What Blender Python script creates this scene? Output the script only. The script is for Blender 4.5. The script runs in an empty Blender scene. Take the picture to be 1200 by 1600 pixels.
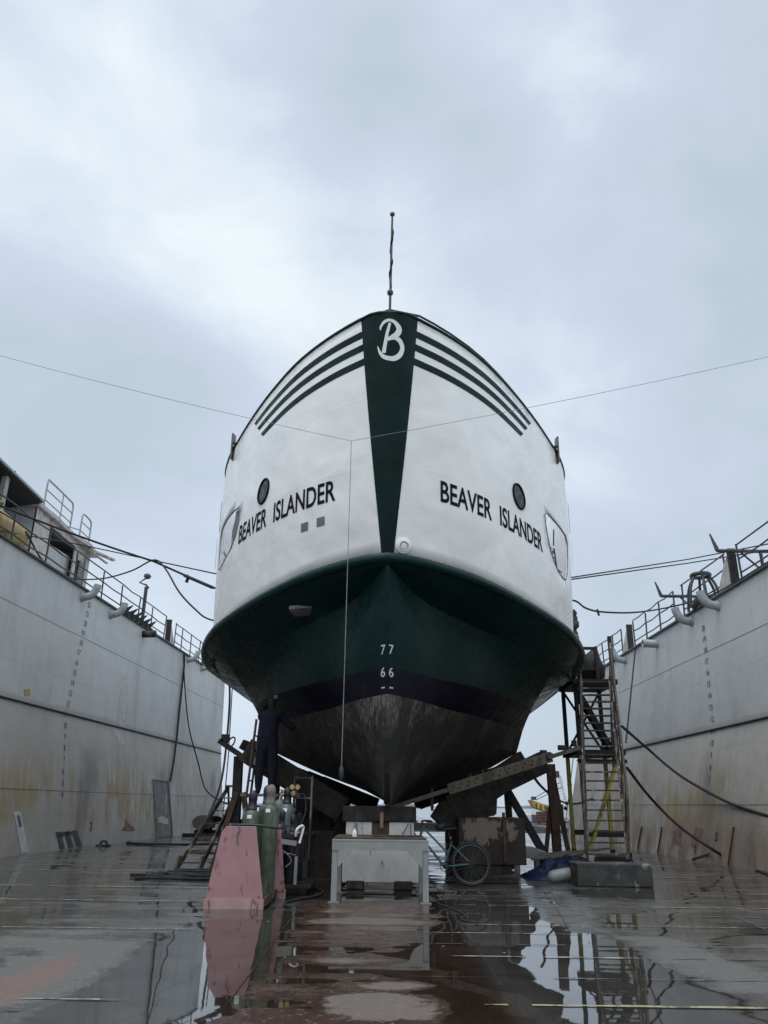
import bpy, bmesh, math, random
from mathutils import Vector, Matrix, geometry
random.seed(7)
PI = math.pi
sc = bpy.context.scene
COL = sc.collection

# ------------------------------------------------------------------ camera
CAMZ, PITCH, ROLL, FPX = 1.25, math.radians(20.86), 0.013, 1202.0
cam_d = bpy.data.cameras.new('camera'); cam = bpy.data.objects.new('camera', cam_d); COL.objects.link(cam)
cam_d.sensor_fit = 'AUTO'; cam_d.sensor_width = 36.0; cam_d.lens = 36.0 * FPX / 1600.0
cam_d.clip_start = 0.1; cam_d.clip_end = 6000
CROT = Matrix.Rotation(PI / 2 + PITCH, 3, 'X') @ Matrix.Rotation(ROLL, 3, 'Z')
cam.matrix_world = Matrix.Translation((0, 0, CAMZ)) @ CROT.to_4x4()
sc.camera = cam

def A(px, py, x=None, y=None, z=None):
    """survey: the place on a known plane (x, y or z given) that a sight line of the photograph meets"""
    d = CROT @ Vector(((px - 600) / FPX, -(py - 800) / FPX, -1.0)); c = Vector((0, 0, CAMZ))
    t = (y - c.y) / d.y if y is not None else (z - c.z) / d.z if z is not None else (x - c.x) / d.x
    return c + d * t

# ------------------------------------------------------------------ sky, sun, exposure
SUN_EL, SUN_AZ = math.radians(70), math.radians(215)     # high, behind the camera, behind cloud
w = bpy.data.worlds.new('World'); sc.world = w; w.use_nodes = True
nt = w.node_tree; nt.nodes.clear()
def wn(t, **k):
    n = nt.nodes.new(t)
    for a, b in k.items(): setattr(n, a, b)
    return n
LK = nt.links.new
out = wn('ShaderNodeOutputWorld'); bg = wn('ShaderNodeBackground'); bg.inputs['Strength'].default_value = 0.1
sky = wn('ShaderNodeTexSky', sky_type='NISHITA', sun_disc=False, sun_elevation=SUN_EL, sun_rotation=SUN_AZ)
tc = wn('ShaderNodeTexCoord'); sep = wn('ShaderNodeSeparateXYZ'); LK(tc.outputs['Generated'], sep.inputs[0])
mp = wn('ShaderNodeMapping'); mp.inputs['Location'].default_value = (0.35, 0.2, 0.62); mp.inputs['Scale'].default_value = (1.0, 1.0, 1.5)
LK(tc.outputs['Generated'], mp.inputs[0])
n1 = wn('ShaderNodeTexNoise'); n1.inputs['Scale'].default_value = 1.9; n1.inputs['Detail'].default_value = 4; n1.inputs['Roughness'].default_value = .45; n1.inputs['Distortion'].default_value = .35
LK(mp.outputs[0], n1.inputs['Vector'])
n2 = wn('ShaderNodeTexNoise'); n2.inputs['Scale'].default_value = 4.6; n2.inputs['Detail'].default_value = 8; n2.inputs['Roughness'].default_value = .58; n2.inputs['Distortion'].default_value = .5
LK(mp.outputs[0], n2.inputs['Vector'])
def wm(op, a, b=None, clamp=False):
    m = wn('ShaderNodeMath', operation=op); m.use_clamp = clamp
    for i, v in enumerate((a, b)):
        if v is None: continue
        if isinstance(v, (int, float)): m.inputs[i].default_value = v
        else: LK(v, m.inputs[i])
    return m.outputs[0]
cl = wm('ADD', wm('MULTIPLY', n1.outputs['Fac'], .70), wm('MULTIPLY', n2.outputs['Fac'], .30))
def bank(direction, width, gain):                        # a brighter or darker bank of cloud in one quarter of the sky
    v = Vector(direction).normalized()
    dp = wn('ShaderNodeVectorMath', operation='DOT_PRODUCT'); LK(tc.outputs['Generated'], dp.inputs[0]); dp.inputs[1].default_value = v
    r = wn('ShaderNodeMapRange', interpolation_type='SMOOTHSTEP')
    r.inputs[1].default_value = math.cos(width); r.inputs[2].default_value = 1.0; r.inputs[3].default_value = 0; r.inputs[4].default_value = gain
    LK(dp.outputs['Value'], r.inputs[0]); return r.outputs[0]
def dirpx(px, py): return CROT @ Vector(((px - 600) / FPX, -(py - 800) / FPX, -1.0))
for d_, wd, g in ((dirpx(180, 170), .30, .085), (dirpx(330, 360), .2, .06), (dirpx(560, 430), .22, .09), (dirpx(480, 60), .2, -.06), (dirpx(800, 330), .14, -.06),
                  (dirpx(60, 540), .28, -.10), (dirpx(1000, 100), .3, .02), (dirpx(1130, 420), .25, -.05), (dirpx(760, 250), .2, .05), (dirpx(950, 250), .2, .05), (dirpx(900, 600), .2, .05)):
    cl = wm('ADD', cl, bank(d_, wd, g))
ramp = wn('ShaderNodeValToRGB'); e = ramp.color_ramp.elements
e[0].position = .33; e[0].color = (.425, .50, .575, 1); e[1].position = .76; e[1].color = (.71, .78, .81, 1)
m_ = e.new(.52); m_.color = (.50, .57, .68, 1)
cl = wm('ADD', wm('MULTIPLY', wm('SUBTRACT', cl, .54), 1.3), .54)
LK(cl, ramp.inputs['Fac'])
# overcast, brighter at the zenith; sky gain added behind the viewer lights the walls
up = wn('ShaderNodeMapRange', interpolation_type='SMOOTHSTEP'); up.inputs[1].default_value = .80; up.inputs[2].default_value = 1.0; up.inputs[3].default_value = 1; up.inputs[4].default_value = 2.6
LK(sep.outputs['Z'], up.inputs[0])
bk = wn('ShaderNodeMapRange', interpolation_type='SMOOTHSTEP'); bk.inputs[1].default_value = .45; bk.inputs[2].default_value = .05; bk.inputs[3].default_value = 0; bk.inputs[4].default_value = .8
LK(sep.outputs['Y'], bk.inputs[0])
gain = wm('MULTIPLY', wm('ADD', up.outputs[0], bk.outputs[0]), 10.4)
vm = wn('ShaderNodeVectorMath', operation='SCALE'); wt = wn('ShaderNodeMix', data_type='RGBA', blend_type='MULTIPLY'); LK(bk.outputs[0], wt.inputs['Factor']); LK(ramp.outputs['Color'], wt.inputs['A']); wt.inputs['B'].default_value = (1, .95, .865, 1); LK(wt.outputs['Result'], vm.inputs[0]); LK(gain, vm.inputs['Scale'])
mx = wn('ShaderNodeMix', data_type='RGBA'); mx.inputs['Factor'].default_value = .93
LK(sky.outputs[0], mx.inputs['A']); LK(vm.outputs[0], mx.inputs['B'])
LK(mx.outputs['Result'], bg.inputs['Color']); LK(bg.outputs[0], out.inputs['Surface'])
sd = bpy.data.lights.new('sun', 'SUN'); sd.energy = 0.8; sd.angle = math.radians(35); sd.color = (1, .97, .93)
sun = bpy.data.objects.new('sun', sd); COL.objects.link(sun)
sun.rotation_euler = (Vector((0, 0, 0)) - Vector((math.sin(SUN_AZ) * math.cos(SUN_EL), math.cos(SUN_AZ) * math.cos(SUN_EL), math.sin(SUN_EL)))).to_track_quat('-Z', 'Y').to_euler()
sc.view_settings.view_transform = 'Standard'; sc.view_settings.look = 'None'; sc.view_settings.exposure = 0.30; sc.view_settings.gamma = 1.0
sc.render.engine = 'CYCLES'

# ------------------------------------------------------------------ materials
class NT:
    def __init__(s, name):
        s.m = bpy.data.materials.new(name); s.m.use_nodes = True; s.t = s.m.node_tree; s.t.nodes.clear()
        s.o = s.n('ShaderNodeOutputMaterial'); s.b = s.n('ShaderNodeBsdfPrincipled'); s.l(s.b.outputs[0], s.o.inputs['Surface'])
        s.pos = s.n('ShaderNodeNewGeometry').outputs['Position']
    def n(s, t, **k):
        q = s.t.nodes.new(t)
        for a, b in k.items(): setattr(q, a, b)
        return q
    def l(s, a, b): s.t.links.new(a, b)
    def put(s, v, sock):
        if isinstance(v, bpy.types.NodeSocket): s.l(v, sock)
        elif isinstance(v, (tuple, list)): sock.default_value = tuple(v) + ((1,) if len(v) == 3 and sock.type == 'RGBA' else ())
        else: sock.default_value = v
    def math(s, op, a, b=0.0, clamp=False):
        q = s.n('ShaderNodeMath', operation=op); q.use_clamp = clamp; s.put(a, q.inputs[0]); s.put(b, q.inputs[1]); return q.outputs[0]
    def scaled(s, v, sx, sy, sz, loc=(0, 0, 0)):
        q = s.n('ShaderNodeMapping'); q.inputs['Scale'].default_value = (sx, sy, sz); q.inputs['Location'].default_value = loc; s.l(v, q.inputs[0]); return q.outputs[0]
    def noise(s, scale, detail=4, rough=.55, vec=None, dist=0):
        q = s.n('ShaderNodeTexNoise'); q.inputs['Scale'].default_value = scale; q.inputs['Detail'].default_value = detail; q.inputs['Roughness'].default_value = rough; q.inputs['Distortion'].default_value = dist
        s.l(vec or s.pos, q.inputs['Vector']); return q.outputs['Fac']
    def rng(s, v, a, b, c=0.0, d=1.0, smooth=True):
        q = s.n('ShaderNodeMapRange', interpolation_type='SMOOTHSTEP' if smooth else 'LINEAR')
        for i, x in enumerate((v, a, b, c, d)): s.put(x, q.inputs[i])
        return q.outputs[0]
    def mix(s, f, a, b):
        q = s.n('ShaderNodeMix', data_type='RGBA'); s.put(f, q.inputs['Factor']); s.put(a, q.inputs['A']); s.put(b, q.inputs['B']); return q.outputs['Result']
    def bump(s, h, strength=.3, dist=.02, prev=None):
        q = s.n('ShaderNodeBump'); q.inputs['Strength'].default_value = strength; q.inputs['Distance'].default_value = dist; s.l(h, q.inputs['Height'])
        if prev: s.l(prev, q.inputs['Normal'])
        return q.outputs[0]
    def xyz(s):
        q = s.n('ShaderNodeSeparateXYZ'); s.l(s.pos, q.inputs[0]); return q.outputs
    def done(s, col, rough=.5, metal=0.0, normal=None, spec=None):
        s.put(col, s.b.inputs['Base Color']); s.put(rough, s.b.inputs['Roughness']); s.put(metal, s.b.inputs['Metallic'])
        if normal is not None: s.l(normal, s.b.inputs['Normal'])
        if spec is not None: s.b.inputs['Specular IOR Level'].default_value = spec
        return s.m

def shade(c, k): return tuple(min(1, x * k) for x in c)
def paint(name, c, rough=.45, var=.22, scale=3.0, dirt=None, dirt_amt=.0, dirt_scale=2.2, metal=0.0, bump=.15, bscale=30, streak=True, bdist=.004, spec=.5):
    """coated surface: colour that drifts, worn or rusty patches with their own edge, fine relief"""
    t = NT(name); a = t.noise(scale, 5)
    c0 = t.mix(t.rng(a, .3, .7), shade(c, 1 - var), shade(c, 1 + var))
    if dirt:
        v = t.scaled(t.pos, 1, 1, .35 if streak else 1)
        d1 = t.noise(dirt_scale, 7, .68, v); k = .62 - dirt_amt * .3
        c0 = t.mix(t.rng(d1, k, k + .07), c0, dirt)
    r = t.rng(t.noise(scale * 2.3, 4), .25, .75, max(.03, rough - .12), min(1, rough + .12))
    return t.done(c0, r, metal, t.bump(t.noise(bscale, 5, .6), bump, bdist), spec)

M = {}
M['steel_dark'] = paint('dark_steel', (.017, .016, .017), .6, .35, dirt=(.04, .022, .014), dirt_amt=.3, spec=.3)
M['rust'] = paint('rusty_steel', (.036, .020, .015), .75, .4, 4, dirt=(.07, .034, .02), dirt_amt=.6, dirt_scale=5, bump=.4)
M['rail'] = paint('rail_paint', (.03, .032, .035), .45, .3, dirt=(.07, .045, .03), dirt_amt=.05)
M['galv'] = paint('grey_painted_steel', (.255, .27, .265), .42, .10, 5, dirt=(.20, .17, .14), dirt_amt=.05, dirt_scale=7)
M['pipe'] = paint('pale_grey_pipe', (.36, .38, .40), .5, .12, 5, dirt=(.18, .15, .13), dirt_amt=.05)
M['rope'] = paint('black_rope', (.018, .018, .02), .8, .3, 12, bump=.5, bscale=90)
M['rope_pale'] = paint('pale_wire', (.22, .22, .22), .6, .2, 8)
M['rubber'] = paint('black_rubber', (.014, .014, .015), .6, .3, 8, dirt=(.06, .06, .055), dirt_amt=.3)
M['timber'] = paint('dark_timber', (.018, .015, .013), .85, .45, 5, dirt=(.04, .032, .025), dirt_amt=.3, bump=.5, bscale=18)
M['timber_mid'] = paint('brown_timber', (.06, .042, .03), .85, .35, 6, bump=.5, bscale=20)
M['plank'] = paint('weathered_plank', (.16, .15, .13), .8, .25, 6, bump=.4, bscale=25)
M['tan'] = paint('tan_steel_rail', (.095, .08, .055), .65, .25, 5, dirt=(.05, .037, .027), dirt_amt=.35)
M['white_conc'] = paint('whitewashed_concrete', (.54, .53, .52), .85, .12, 4, dirt=(.25, .22, .20), dirt_amt=.02, dirt_scale=13, bump=.4, bscale=22)
M['dark_conc'] = paint('dark_concrete', (.045, .046, .044), .8, .3, 4, dirt=(.22, .22, .21), dirt_amt=.22, dirt_scale=3.5, streak=False, bump=.5, bscale=18)
M['rust_conc'] = paint('rust_stained_block', (.028, .019, .016), .85, .35, 4, dirt=(.06, .045, .035), dirt_amt=.12, dirt_scale=4, bump=.4)
M['pink'] = paint('pink_painted_steel', (.37, .20, .215), .5, .08, 3, dirt=(.15, .07, .055), dirt_amt=.16, dirt_scale=9)
M['pink_pale'] = paint('faded_pink_steel', (.40, .26, .25), .6, .12, 5, dirt=(.16, .08, .065), dirt_amt=.25, dirt_scale=6)
M['cyl_green'] = paint('green_cylinder_paint', (.065, .092, .064), .45, .25, 6, dirt=(.16, .15, .13), dirt_amt=.25, dirt_scale=6)
M['cyl_grey'] = paint('grey_green_cylinder_paint', (.10, .14, .125), .42, .2, 6)
M['cyl_black'] = paint('black_cylinder_paint', (.012, .014, .022), .4, .3, 6)
M['cap'] = paint('steel_cap', (.035, .038, .045), .5, .3, 8)
M['brass'] = paint('brass', (.28, .22, .11), .4, .2, 9, metal=.6)
M['label'] = paint('paper_label', (.7, .7, .68), .7, .08)
M['yellow'] = paint('yellow_paint', (.36, .31, .05), .5, .2, 5, dirt=(.08, .055, .03), dirt_amt=.35)
M['ochre'] = paint('ochre_tank_paint', (.36, .26, .08), .5, .2, 4, dirt=(.13, .08, .04), dirt_amt=.35)
M['teal'] = paint('teal_bicycle_paint', (.055, .145, .138), .35, .08, 5)
M['chrome'] = paint('bright_alloy', (.13, .135, .135), .4, .1, 8, metal=.7)
M['ladder'] = paint('worn_ladder_paint', (.045, .035, .031), .6, .4, 5, dirt=(.24, .215, .19), dirt_amt=.26, dirt_scale=5)
M['white_paint'] = paint('white_marking_paint', (.72, .74, .73), .55, .06, 6)
M['black_paint'] = paint('black_marking_paint', (.008, .010, .012), .6, .2, 6, spec=.08)
M['smear'] = paint('white_filler_paint', (.52, .54, .54), .7, .12, 5)
M['charcoal'] = paint('charcoal_paint', (.06, .065, .07), .6, .2, 6)
M['red_stain'] = paint('faded_red_paint', (.21, .125, .115), .7, .25, 6)
M['door_grey'] = paint('dull_grey_door_paint', (.12, .125, .125), .5, .15, 3, dirt=(.30, .31, .32), dirt_amt=.12)
M['cabin'] = paint('peeling_cabin_paint', (.42, .40, .38), .7, .15, 5, dirt=(.30, .20, .18), dirt_amt=.25, dirt_scale=4)
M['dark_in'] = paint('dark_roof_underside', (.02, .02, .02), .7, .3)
M['cover'] = paint('pale_sheet', (.40, .42, .43), .7, .1, 3)
M['navy'] = paint('navy_coverall_cloth', (.003, .005, .017), .9, .3, 9, bump=.3, bscale=40)
M['glove'] = paint('pale_work_glove', (.22, .21, .19), .9, .2, 20)
M['boot'] = paint('black_boot', (.012, .011, .011), .6, .3, 12)
M['hood'] = paint('dark_hood', (.012, .014, .024), .8, .3, 12)
M['skin'] = paint('skin', (.30, .17, .12), .6, .1, 10)
M['bluebox'] = paint('blue_hoarding', (.02, .05, .25), .5, .1, 2)
M['white_far'] = paint('white_far_paint', (.6, .62, .62), .6, .1, 2)
M['yellow_far'] = paint('ochre_far_paint', (.40, .27, .06), .6, .2, 1.5)
M['shore'] = paint('far_shore_hazed', (.24, .28, .31), .9, .2, .02)  # pale blue-grey base stands in for distance haze

def glass():
    t = NT('dark_porthole_glass'); a = t.noise(7, 3, .5, None, 1.2)
    return t.done(t.mix(t.rng(a, .5, .58), (.010, .012, .014), (.06, .065, .07)), .12, 0, None, .2)
M['glass'] = glass()

def white_hull():
    t = NT('white_hull_paint'); a = t.noise(.55, 4); v = t.scaled(t.pos, 1, 1, .22)
    c = t.mix(t.rng(a, .3, .7), (.75, .755, .75), (.80, .80, .79))
    c = t.mix(t.math('MULTIPLY', t.rng(t.noise(1.1, 4, .55, v), .56, .75), .18), c, (.60, .60, .59))
    c = t.mix(t.math('MULTIPLY', t.rng(t.noise(7, 4, .6), .72, .78), .4), c, (.50, .48, .46))
    dents = t.noise(.9, 2, .4, None, .3); crease = t.noise(2.2, 2, .4, t.scaled(t.pos, 1, 1, .6), .5)
    zz = t.math('ADD', t.xyz()['Z'], t.math('MULTIPLY', t.noise(.6, 2), .05)); bead = t.math('ADD', t.rng(t.math('ABSOLUTE', t.math('SUBTRACT', zz, 6.55)), .014, .0), t.rng(t.math('ABSOLUTE', t.math('SUBTRACT', zz, 7.75)), .014, .0))
    nrm = t.bump(bead, .25, .006, t.bump(crease, .35, .018, t.bump(dents, 1.0, .095)))
    return t.done(c, t.rng(t.noise(3, 4), .3, .7, .2, .38), 0, nrm)
M['white_hull'] = white_hull()
def green_hull():
    t = NT('dark_green_hull_paint'); a = t.noise(.8, 5)
    c = t.mix(t.rng(a, .3, .7), (.0016, .0175, .0172), (.0030, .027, .0255))
    nrm = t.bump(t.noise(1.3, 2, .45, None, .5), .7, .05)
    return t.done(c, t.rng(t.noise(4, 4), .3, .7, .2, .4), 0, nrm, .2)
M['green'] = green_hull()
M['green_band'] = paint('dark_green_trim_paint', (.0035, .016, .0155), .5, .2, 2, spec=.12)
M['boot_stripe'] = paint('black_boot_stripe', (.005, .006, .019), .42, .3, 2, dirt=(.02, .02, .02), dirt_amt=.1, spec=.25)
def bottom():
    t = NT('scraped_bottom_paint'); X = t.xyz()
    v = t.scaled(t.pos, 4.5, 1.0, .9)
    s1 = t.noise(1.5, 8, .72, v, .3); s2 = t.noise(9, 6, .7, t.scaled(t.pos, 6, .8, .8), .3)
    c = t.mix(t.rng(s1, .38, .62), (.020, .020, .019), (.075, .068, .058))
    scr = t.math('MULTIPLY', t.rng(X['Z'], 2.15, 2.85), t.rng(t.math('ABSOLUTE', t.math('SUBTRACT', X['X'], .1)), 1.9, .3)); c = t.mix(t.rng(t.math('ADD', s2, t.math('MULTIPLY', scr, .14)), .59, .66), c, (.20, .185, .16))
    c = t.mix(t.math('MULTIPLY', t.rng(t.noise(1.0, 6, .65, None, .6), .44, .58), .8), c, (.014, .014, .015))
    return t.done(c, .8, 0, t.bump(s2, .4, .01))
M['bottom'] = bottom()

def wall_mat():
    t = NT('dock_wall_paint'); X = t.xyz(); z = X['Z']; y = X['Y']
    kz = t.rng(X['X'], -1, 1, 3.72, 3.32, False); big = t.noise(.22, 4); v = t.scaled(t.pos, 1, 1, .16); st = t.noise(1.1, 7, .62, v); fine = t.noise(3.2, 6, .65, t.scaled(t.pos, 1, 1, .3))
    upper = t.mix(t.rng(big, .3, .7), (.475, .487, .49), (.555, .567, .57)); lower = t.mix(t.rng(big, .3, .7), (.375, .355, .33), (.45, .43, .40))
    c = t.mix(t.rng(t.math('ADD', z, t.math('MULTIPLY', t.math('SUBTRACT', st, .5), .25)), kz, t.math('ADD', kz, .1)), lower, upper)
    c = t.mix(t.math('MULTIPLY', t.rng(st, .52, .70), .35), c, (.28, .28, .28))
    c = t.mix(t.math('MULTIPLY', t.rng(fine, .60, .72), .35), c, (.58, .60, .61))
    seam_ = t.math('MAXIMUM', t.rng(t.math('ABSOLUTE', t.math('SUBTRACT', t.math('FRACT', t.math('DIVIDE', y, 2.45)), .5)), .006, .002), t.rng(t.math('ABSOLUTE', t.math('SUBTRACT', t.math('FRACT', t.math('DIVIDE', z, 1.83)), .5)), .006, .002))
    c = t.mix(t.math('MULTIPLY', seam_, .28), c, (.16, .16, .16))
    brn = t.math('MULTIPLY', t.math('MULTIPLY', t.rng(X['X'], -1, 1, .12, 1), t.rng(t.math('ADD', z, t.math('MULTIPLY', st, 1.2)), 2.6, .9)), t.rng(t.noise(.35, 4), .30, .55))
    c = t.mix(t.math('MULTIPLY', brn, .8), c, (.225, .168, .11))
    low = t.math('MULTIPLY', t.rng(z, .25, .9), t.rng(z, 2.9, 1.5))
    och = t.math('MULTIPLY', low, t.rng(t.math('ADD', t.math('MULTIPLY', fine, .5), t.math('MULTIPLY', t.noise(.45, 3), .6)), .47, .64))
    c = t.mix(t.math('MULTIPLY', och, .72), c, (.32, .235, .10))
    soot = t.math('MULTIPLY', t.rng(z, 3.3, 1.8), t.rng(t.noise(.5, 5, .6, t.scaled(t.pos, 1, 1, .35), .5), .50, .70))
    c = t.mix(t.math('MULTIPLY', soot, .75), c, (.15, .155, .16))
    rustm = t.math('MULTIPLY', t.rng(z, 1.3, .1), t.rng(t.noise(1.6, 7, .72, t.scaled(t.pos, 1, 1, .55)), .46, .60))
    rustm = t.math('MULTIPLY', rustm, t.rng(X['X'], -2, 3, .25, 1))
    c = t.mix(t.math('MULTIPLY', rustm, .8), c, (.19, .10, .07))
    nrm = t.bump(t.noise(25, 4), .12, .004, t.bump(t.noise(.8, 3, .5), .9, .045))
    return t.done(c, t.rng(fine, .3, .7, .35, .6), 0, nrm)
M['wall'] = wall_mat()

def floor_mat():
    t = NT('wet_dock_floor'); X = t.xyz(); x, y = X['X'], X['Y']
    wob = t.noise(1.3, 5, .6); wob2 = t.noise(.5, 4, .55)
    rag = t.math('MULTIPLY', t.math('SUBTRACT', t.noise(2.3, 9, .66, None, .6), .5), 3.4)
    def blob(cx, cy, rx, ry, gain):                        # a low or high spot of the deck
        a = t.math('DIVIDE', t.math('SUBTRACT', x, cx), rx); b = t.math('DIVIDE', t.math('SUBTRACT', y, cy), ry)
        r = t.math('ADD', t.math('ADD', t.math('MULTIPLY', a, a), t.math('MULTIPLY', b, b)), rag)
        return t.rng(r, 1.7, .1, 0, gain)
    wet = t.math('ADD', t.math('MULTIPLY', t.math('SUBTRACT', wob, .5), .75), t.math('MULTIPLY', t.math('SUBTRACT', wob2, .5), 1.25))
    streak = t.noise(1.0, 6, .62, t.scaled(t.pos, .38, 2.6, 1), .3); wet = t.math('ADD', wet, t.math('MULTIPLY', t.math('SUBTRACT', streak, .5), 1.5))
    wet = t.math('ADD', wet, -.02)
    for b in ((1.45, 7.4, 1.1, 2.4, .7), (1.3, 10.6, .75, 1.5, .5), (-1.55, 7.3, .62, 2.3, .75), (-1.5, 9.6, .6, 1.1, .5), (.3, 8.7, .8, 1.2, .15), (3.2, 9.6, 1.2, .9, .3), (-5.2, 10.5, 2.0, 2.5, .22), (-6, 15.5, 2.2, 3, .15), (3.9, 13.4, 1.1, .7, .4),
              (0.0, 9.8, 1.0, 1.9, -.28), (.05, 5.95, .42, .33, -1.1), (.15, 6.6, .3, .16, -.8), (-2.6, 6.9, .5, 1.5, -.9), (-3.2, 8.2, .6, .9, -.45), (2.75, 8.0, .38, 1.6, -.75), (2.3, 10.4, .35, 1.4, -.6), (3.1, 6.8, .4, .7, -.6), (0, 9.9, .7, .35, -.35), (-.2, 7.6, .5, .3, -.35)):
        wet = t.math('ADD', wet, blob(*b))
    W = t.rng(wet, -.015, .035)                              # standing water
    damp = t.rng(wet, -.75, .0)
    grit = t.math('ADD', t.math('MULTIPLY', t.noise(38, 6, .7), .5), t.math('MULTIPLY', t.noise(11, 8, .72), .5)); mid = t.noise(2.4, 6, .6)
    ctr = t.math('MULTIPLY', t.rng(t.math('ADD', x, t.math('MULTIPLY', wob, .12)), -1.12, -.95), t.rng(t.math('ADD', x, t.math('MULTIPLY', wob, .12)), 1.02, .86))
    side = t.mix(t.rng(mid, .3, .7), (.046, .044, .040), (.095, .090, .082))
    brown = t.mix(t.rng(mid, .3, .7), (.030, .019, .014), (.070, .040, .029))
    c = t.mix(ctr, side, brown)
    drycol = t.mix(t.math('MULTIPLY', grit, .6), t.mix(ctr, (.115, .111, .103), (.15, .118, .10)), (.05, .047, .044))
    c = t.mix(t.rng(damp, .75, .1), c, drycol)
    c = t.mix(t.math('MULTIPLY', t.rng(grit, .53, .60), t.rng(W, .6, 0)), c, (.17, .155, .14))
    red = t.math('MULTIPLY', blob(-2.62, 6.2, .22, 1.3, 1), t.rng(t.noise(16, 5, .7), .42, .55))
    c = t.mix(t.math('MULTIPLY', red, .75), c, (.20, .085, .068))
    c = t.mix(t.math('MULTIPLY', W, .55), c, (.008, .007, .006))
    rough = t.rng(W, 0, 1, t.rng(damp, 0, 1, .62, .20), .02)
    # plates sag a little between the seams and ripple near debris
    ph = t.math('SINE', t.math('MULTIPLY', y, 2 * PI / .9))
    sag = t.bump(ph, .10, .005)
    swell = t.bump(t.noise(1.6, 3, .5), .05, .02, sag)
    gr = t.n('ShaderNodeBump'); gr.inputs['Distance'].default_value = .006; t.l(grit, gr.inputs['Height']); t.l(t.rng(W, 0, .8, .5, 0.0), gr.inputs['Strength']); t.l(swell, gr.inputs['Normal'])
    return t.done(c, rough, 0, gr.outputs[0])
M['floor'] = floor_mat()
def water_mat():
    t = NT('open_water'); return t.done((.02, .035, .05), .12, 0, t.bump(t.noise(.8, 5, .6, t.scaled(t.pos, 1, .4, 1)), .5, .15))
M['water'] = water_mat()
def tarp():
    t = NT('blue_tarpaulin'); a = t.noise(6, 4)
    return t.done(t.mix(t.rng(a, .3, .7), (.006, .014, .046), (.016, .029, .085)), .45, 0, t.bump(t.noise(9, 5, .6, None, 1.5), .8, .04))
M['tarp'] = tarp()

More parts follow.
